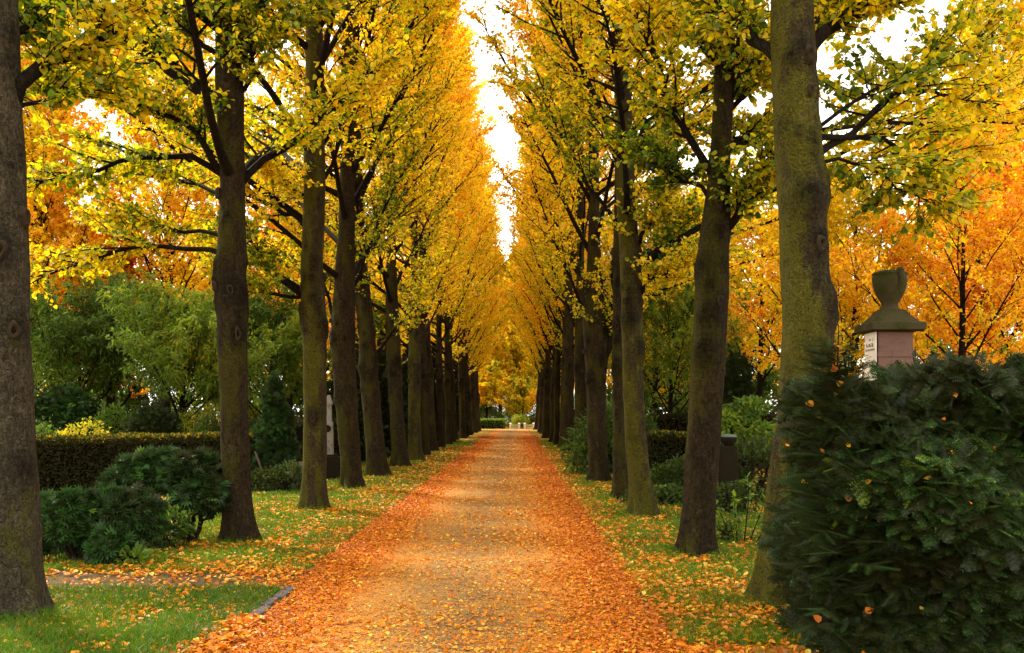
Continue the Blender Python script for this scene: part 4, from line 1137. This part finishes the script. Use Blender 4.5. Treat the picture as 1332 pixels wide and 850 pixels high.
m, nt, out = mat('gravel with leaf litter')
co = nd(nt, 'ShaderNodeTexCoord').outputs['Object']
x = nd(nt, 'ShaderNodeSeparateXYZ', {0: co})
sz = mapped(nt, co, (1.25, 1.0, 1.0))
v1 = nd(nt, 'ShaderNodeTexVoronoi', {'Vector': nd(nt, 'ShaderNodeVectorMath', {0: sz, 1: nd(nt, 'ShaderNodeTexNoise', {'Vector': co, 'Scale': 9.0}).outputs['Color']}, operation='ADD').outputs[0], 'Scale': 24.0})
cs = nd(nt, 'ShaderNodeSeparateColor', {0: v1.outputs['Color']})
edge = math_n(nt, 'MULTIPLY', math_n(nt, 'ABSOLUTE', math_n(nt, 'ADD', x.outputs[0], .5)), 1 / 1.55)
edge = math_n(nt, 'ADD', edge, math_n(nt, 'MULTIPLY', math_n(nt, 'SUBTRACT', noise(nt, co, 1.1, 4), .5), .7))
lit = ramp(nt, cs.outputs[0], [(0, (.20, .07, .01)), (.35, (.38, .13, .008)), (.7, (.50, .21, .012)), (1, (.54, .33, .05))])
lite = ramp(nt, cs.outputs[0], [(0, (.20, .045, .008)), (.4, (.48, .10, .006)), (.8, (.60, .17, .008)), (1, (.62, .27, .02))])
er = ramp(nt, edge, [(.40, (0, 0, 0)), (1.0, (1, 1, 1))])
lit = mixc(nt, er, lit, lite)
st = nd(nt, 'ShaderNodeTexVoronoi', {'Vector': co, 'Scale': 75.0})
sc_ = nd(nt, 'ShaderNodeSeparateColor', {0: st.outputs['Color']})
grav = ramp(nt, sc_.outputs[0], [(0, (.045, .028, .010)), (.5, (.15, .096, .038)), (1, (.29, .20, .08))])
cover = math_n(nt, 'ADD', math_n(nt, 'MULTIPLY', cs.outputs[1], 1.0), math_n(nt, 'ADD', math_n(nt, 'MULTIPLY', edge, .9), math_n(nt, 'MULTIPLY', noise(nt, co, 2.2, 3), .45)))
c = mixc(nt, ramp(nt, cover, [(.88, (0, 0, 0)), (.94, (1, 1, 1))]), grav, lit)
principled(nt, out, c, .85, math_n(nt, 'ADD', math_n(nt, 'MULTIPLY', cs.outputs[2], .6), st.outputs['Distance']), .7, .02, .2)
M['path'] = m

m, nt, out = mat('trodden earth')
co = nd(nt, 'ShaderNodeTexCoord').outputs['Object']
n1 = noise(nt, co, 5, 6)
principled(nt, out, mixc(nt, n1, (.035, .019, .009), (.105, .062, .030)), .95, noise(nt, co, 60, 4), .7, .01, .1)
M['earth'] = m


def strip(name, left, right, y0, y1, step, z, m, wob, g):
    ys = np.arange(y0, y1 + step, step)
    l = left + wob * (np.sin(ys * .9) + .6 * np.sin(ys * 2.3 + 1) + g.normal(0, .35, len(ys)))
    r = right + wob * (np.sin(ys * .8 + 2) + .6 * np.sin(ys * 2.7) + g.normal(0, .35, len(ys)))
    xs = np.linspace(0, 1, 9)
    v = np.stack([l[:, None] * (1 - xs) + r[:, None] * xs, np.repeat(ys[:, None], 9, 1), np.full((len(ys), 9), z)], -1)
    i, j = np.meshgrid(np.arange(len(ys) - 1), np.arange(8), indexing='ij')
    f = np.stack([i * 9 + j, i * 9 + j + 1, i * 9 + 10 + j, i * 9 + 9 + j], -1).reshape(-1, 4)
    b = MB(); b.add(v, [f])
    return tag(b.build(name, m), kind='structure')


g = np.random.default_rng(11)
b = MB(); b.add([[-300, -100, 0], [300, -100, 0], [300, 500, 0], [-300, 500, 0]], [[[0, 1, 2, 3]]]); tag(b.build('ground', 'ground'), kind='structure')
strip('path', -2.02, 1.05, -4, 99, .25, .008, 'path', .05, g)
ys = strip('side_path', -.75, .6, 1.9, 30, .25, .004, 'earth', .08, g)
ys.rotation_euler.z = R(90); ys.location = (0, 9.75, 0)
ys = strip('crossing_path', -.6, .45, -9, -.9, .25, .004, 'path', .08, g)
ys.rotation_euler.z = R(90); ys.location = (0, 6.55, 0)
kb = MB()
yy = 5.6
while yy < 9.1:
    ln = g.uniform(.32, .55)
    slab(kb, [(-.05, .055, ln / 2), (.018 + g.uniform(0, .015), .05, ln / 2 - .01), (.026 + g.uniform(0, .015), .035, ln / 2 - .025)], .012)
    kb.v[-1] = kb.v[-1] + np.array([-2.05 + g.normal(0, .012), yy + ln / 2, 0])
    yy += ln + .02
tag(kb.build('kerb', 'grey_stone'), kind='structure')

# fallen leaves --------------------------------------------------------------


def litter(name, x, y, z0, size, tint, g):
    n = len(x)
    mb = MB()
    nm = unit(rnd(n, .30, g) + np.array([0, 0, 1.0]))
    X, Y, Z = frames(unit(rnd(n, 1, g) * np.array([1, 1, .25])), nm)
    p = np.stack([x, y, z0 + np.abs(g.normal(0, .010, n))], -1)
    tv = LEAF6[0] * np.array([1, 1, 1.5]) - np.array([0, .5, 0])
    place(mb, tv, LEAF6[1], p, X, Y, Z, size, tint)
    return tag(mb.build(name, 'fallen'), kind='stuff')


def sample_d(n, d0, d1, pw, g):
    """distances with density falling off as d**-pw"""
    u = g.random(n)
    a = 1 - pw
    return (d0 ** a + u * (d1 ** a - d0 ** a)) ** (1 / a)


n = 150000
y = sample_d(n, 5.5, 70, 1.25, g)
s = g.random(n)
x = np.where(s < .36, -2.05 + np.abs(g.normal(0, .55, n)) * g.choice([1, 1, 1, -.4], n), np.where(s < .66, 1.05 - np.abs(g.normal(0, .50, n)) * g.choice([1, 1, 1, -.5], n), g.uniform(-2, 1, n)))
e = np.clip(np.abs(x + .5) / 1.55, 0, 1.3)
keep = (g.random(n) < .36 + .42 * blotch(np.stack([x, y, x * 0], -1), 5, 2.0)) | (e > .55 + .25 * g.random(n))
keep &= ~((np.abs(x + 2.05) < .09) & (y > 7.75) & (y < 9.1) & (g.random(n) < .85))
x, y, e = x[keep], y[keep], e[keep]
litter('fallen_leaves', x, y, .014, (.016 + .036 * g.random(len(x)) ** 1.8) * np.clip((y / 14) ** .4, .85, 1.8), .62 - .18 * np.clip((e - .35) / .6, 0, 1) + g.normal(0, .19, len(x)), g)
x0_, y0_ = -2.05 + g.normal(0, .07, 900), g.uniform(5.6, 7.8, 900)
litter('kerb_leaves', x0_, y0_, .05, g.uniform(.03, .065, 900), .5 + g.normal(0, .2, 900), g)
n = 46000
y = sample_d(n, 5.6, 48, 1.3, g)
x = np.where(g.random(n) < .56, -2.1 - np.abs(g.normal(0, 1.7, n)), 1.1 + np.abs(g.normal(0, 1.1, n)))
q = np.stack([x, y, x * 0], -1)
w = .42 + .5 * blotch(q, 8, 1.3) + .5 * np.exp(-np.abs(np.where(x < 0, x + 2.1, x - 1.1)) / .5)
w = np.where(y > 12, w - .10, w)
w = np.where((x < 0) & (np.abs(y - 10.35) < .5), 1.0, w)
w = np.where((x < 0) & (np.abs(y - 9.6) < .35), .35, w)
w = np.where((x < 0) & (y < 9.1), .22 + .8 * np.exp(-np.hypot(x + 3.7, y - 8.3) ** 2 / .7) + .25 * np.exp(-(y - 9.1) ** 2 / .1), w)
w = np.where((x > 0) & (y > 8.0) & (y < 11.5), w + .2, w)
near_t = np.min([np.hypot(x - a_, y - b_ + .15) for a_, b_ in TRUNKS], axis=0)
w = w + .6 * np.exp(-(near_t / .55) ** 2)
keep = g.random(n) < w
x, y = x[keep], y[keep]
litter('verge_leaves', x, y, .022, g.uniform(.03, .075, len(x)) * np.clip((y / 14) ** .4, .85, 1.8), .60 + g.normal(0, .22, len(x)), g)

# grass --------------------------------------------------------------------
n = 330000
y = sample_d(n, 5.6, 60, 1.75, g)
x = np.where(g.random(n) < .62, -2.1 - g.random(n) ** 1.15 * 4.2, 1.12 + g.random(n) ** 1.1 * 2.6)
q = np.stack([x, y, x * 0], -1)
near_t = np.min([np.hypot(x - a_, y - b_) for a_, b_ in TRUNKS], axis=0)
tuft = blotch(q, 4, 4.0) + .6 * blotch(q, 11, 9.0)
w = .62 + .35 * tuft
w = np.where((x < 0) & (np.abs(y - 9.75) < .55), .04 + .3 * (np.abs(tuft) > .9), w)
w = np.where((x > 0) & (y > 6.0) & (y < 7.0), .05, w)
w = np.where((x < 0) & (y < 9.2), w + .35, w)
keep = g.random(n) < w
x, y, tuft, q, near_t = x[keep], y[keep], tuft[keep], q[keep], near_t[keep]
n = len(x)
far_ = np.clip(y / 8, 1, 6)
h = g.uniform(.025, .075, n) * (1 + .35 * np.clip(tuft, -1, 1)) * np.where((x < 0) & (y < 9.2), 1.2, .9) * (1 + .9 * np.exp(-(near_t / .42) ** 2))
wd = .0035 * far_ ** .9
a = g.random(n) * 2 * np.pi
ln_ = rnd(n, .5, g) * np.array([1, 1, 0])
B = np.stack([x, y, np.zeros(n)], -1)
U = np.stack([np.cos(a), np.sin(a), np.zeros(n)], -1) * wd[:, None]
T1 = B + (ln_ * .45 + np.array([0, 0, .62])) * h[:, None]
T2 = B + (ln_ * 1.25 + np.array([0, 0, 1.0])) * h[:, None]
V = np.stack([B - U, B + U, T1 + U * .7, T1 - U * .7, T2], 1)
i = np.arange(n)[:, None] * 5
b = MB()
tn = .45 - .14 * ((x < 0) & (y < 9.2)) + .20 * blotch(q, 6, 1.6) + g.normal(0, .14, n) + .3 * (g.random(n) < .05)
b.add(V, [i + np.array([0, 1, 2, 3]), i + np.array([3, 2, 4])], [tn, tn])
tag(b.build('grass', 'grass'), kind='stuff')

# ---------------------------------------------------------------- light, sky, camera
SUN = np.array([-.50, .55, .70]); SUN = SUN / np.linalg.norm(SUN)
elv, azm = math.asin(SUN[2]), math.atan2(SUN[0], SUN[1])
W = bpy.data.worlds.new('World'); S.world = W; W.use_nodes = True
nt = W.node_tree; nt.nodes.clear()
sky = nt.nodes.new('ShaderNodeTexSky'); sky.sky_type = 'NISHITA'; sky.sun_disc = False
sky.sun_elevation, sky.sun_rotation = elv, azm
sky.air_density, sky.dust_density = 1.0, 2.0
co = nd(nt, 'ShaderNodeTexCoord').outputs['Generated']
cl = noise(nt, mapped(nt, co, (1, 1, 2.2)), 2.2, 6, .6)
c = mixc(nt, ramp(nt, cl, [(.25, (.80, .80, .80)), (.55, (.97, .97, .97))]), sky.outputs[0], (9.0, 8.5, 7.6))
bgd = nd(nt, 'ShaderNodeBackground', {'Color': c, 'Strength': .142})
wo = nt.nodes.new('ShaderNodeOutputWorld'); nt.links.new(bgd.outputs[0], wo.inputs[0])
sl = bpy.data.lights.new('sun', 'SUN'); sl.energy = 4.2; sl.angle = R(8); sl.color = (1.0, .86, .66)
so = link('sun', sl)
from mathutils import Vector
so.rotation_euler = Vector(SUN).to_track_quat('Z', 'Y').to_euler()
cam = bpy.data.cameras.new('camera'); cam.lens = 36; cam.sensor_width = 36; cam.sensor_fit = 'HORIZONTAL'
cam.shift_x = (666 - VX) / F; cam.shift_y = (VY - 425) / F
cam.clip_start, cam.clip_end = .1, 2000
co_ = link('camera', cam); co_.location = (0, 0, EYE); co_.rotation_euler = (R(90), 0, 0)
S.camera = co_
S.view_settings.view_transform = 'Standard'; S.view_settings.look = 'None'
S.view_settings.exposure = 1.4; S.view_settings.gamma = 1.0
S.view_settings.use_curve_mapping = False
cy = S.cycles
cy.max_bounces, cy.diffuse_bounces, cy.transmission_bounces, cy.glossy_bounces, cy.transparent_max_bounces = 10, 6, 8, 2, 8
cy.caustics_reflective = cy.caustics_refractive = False
cy.use_denoising = True
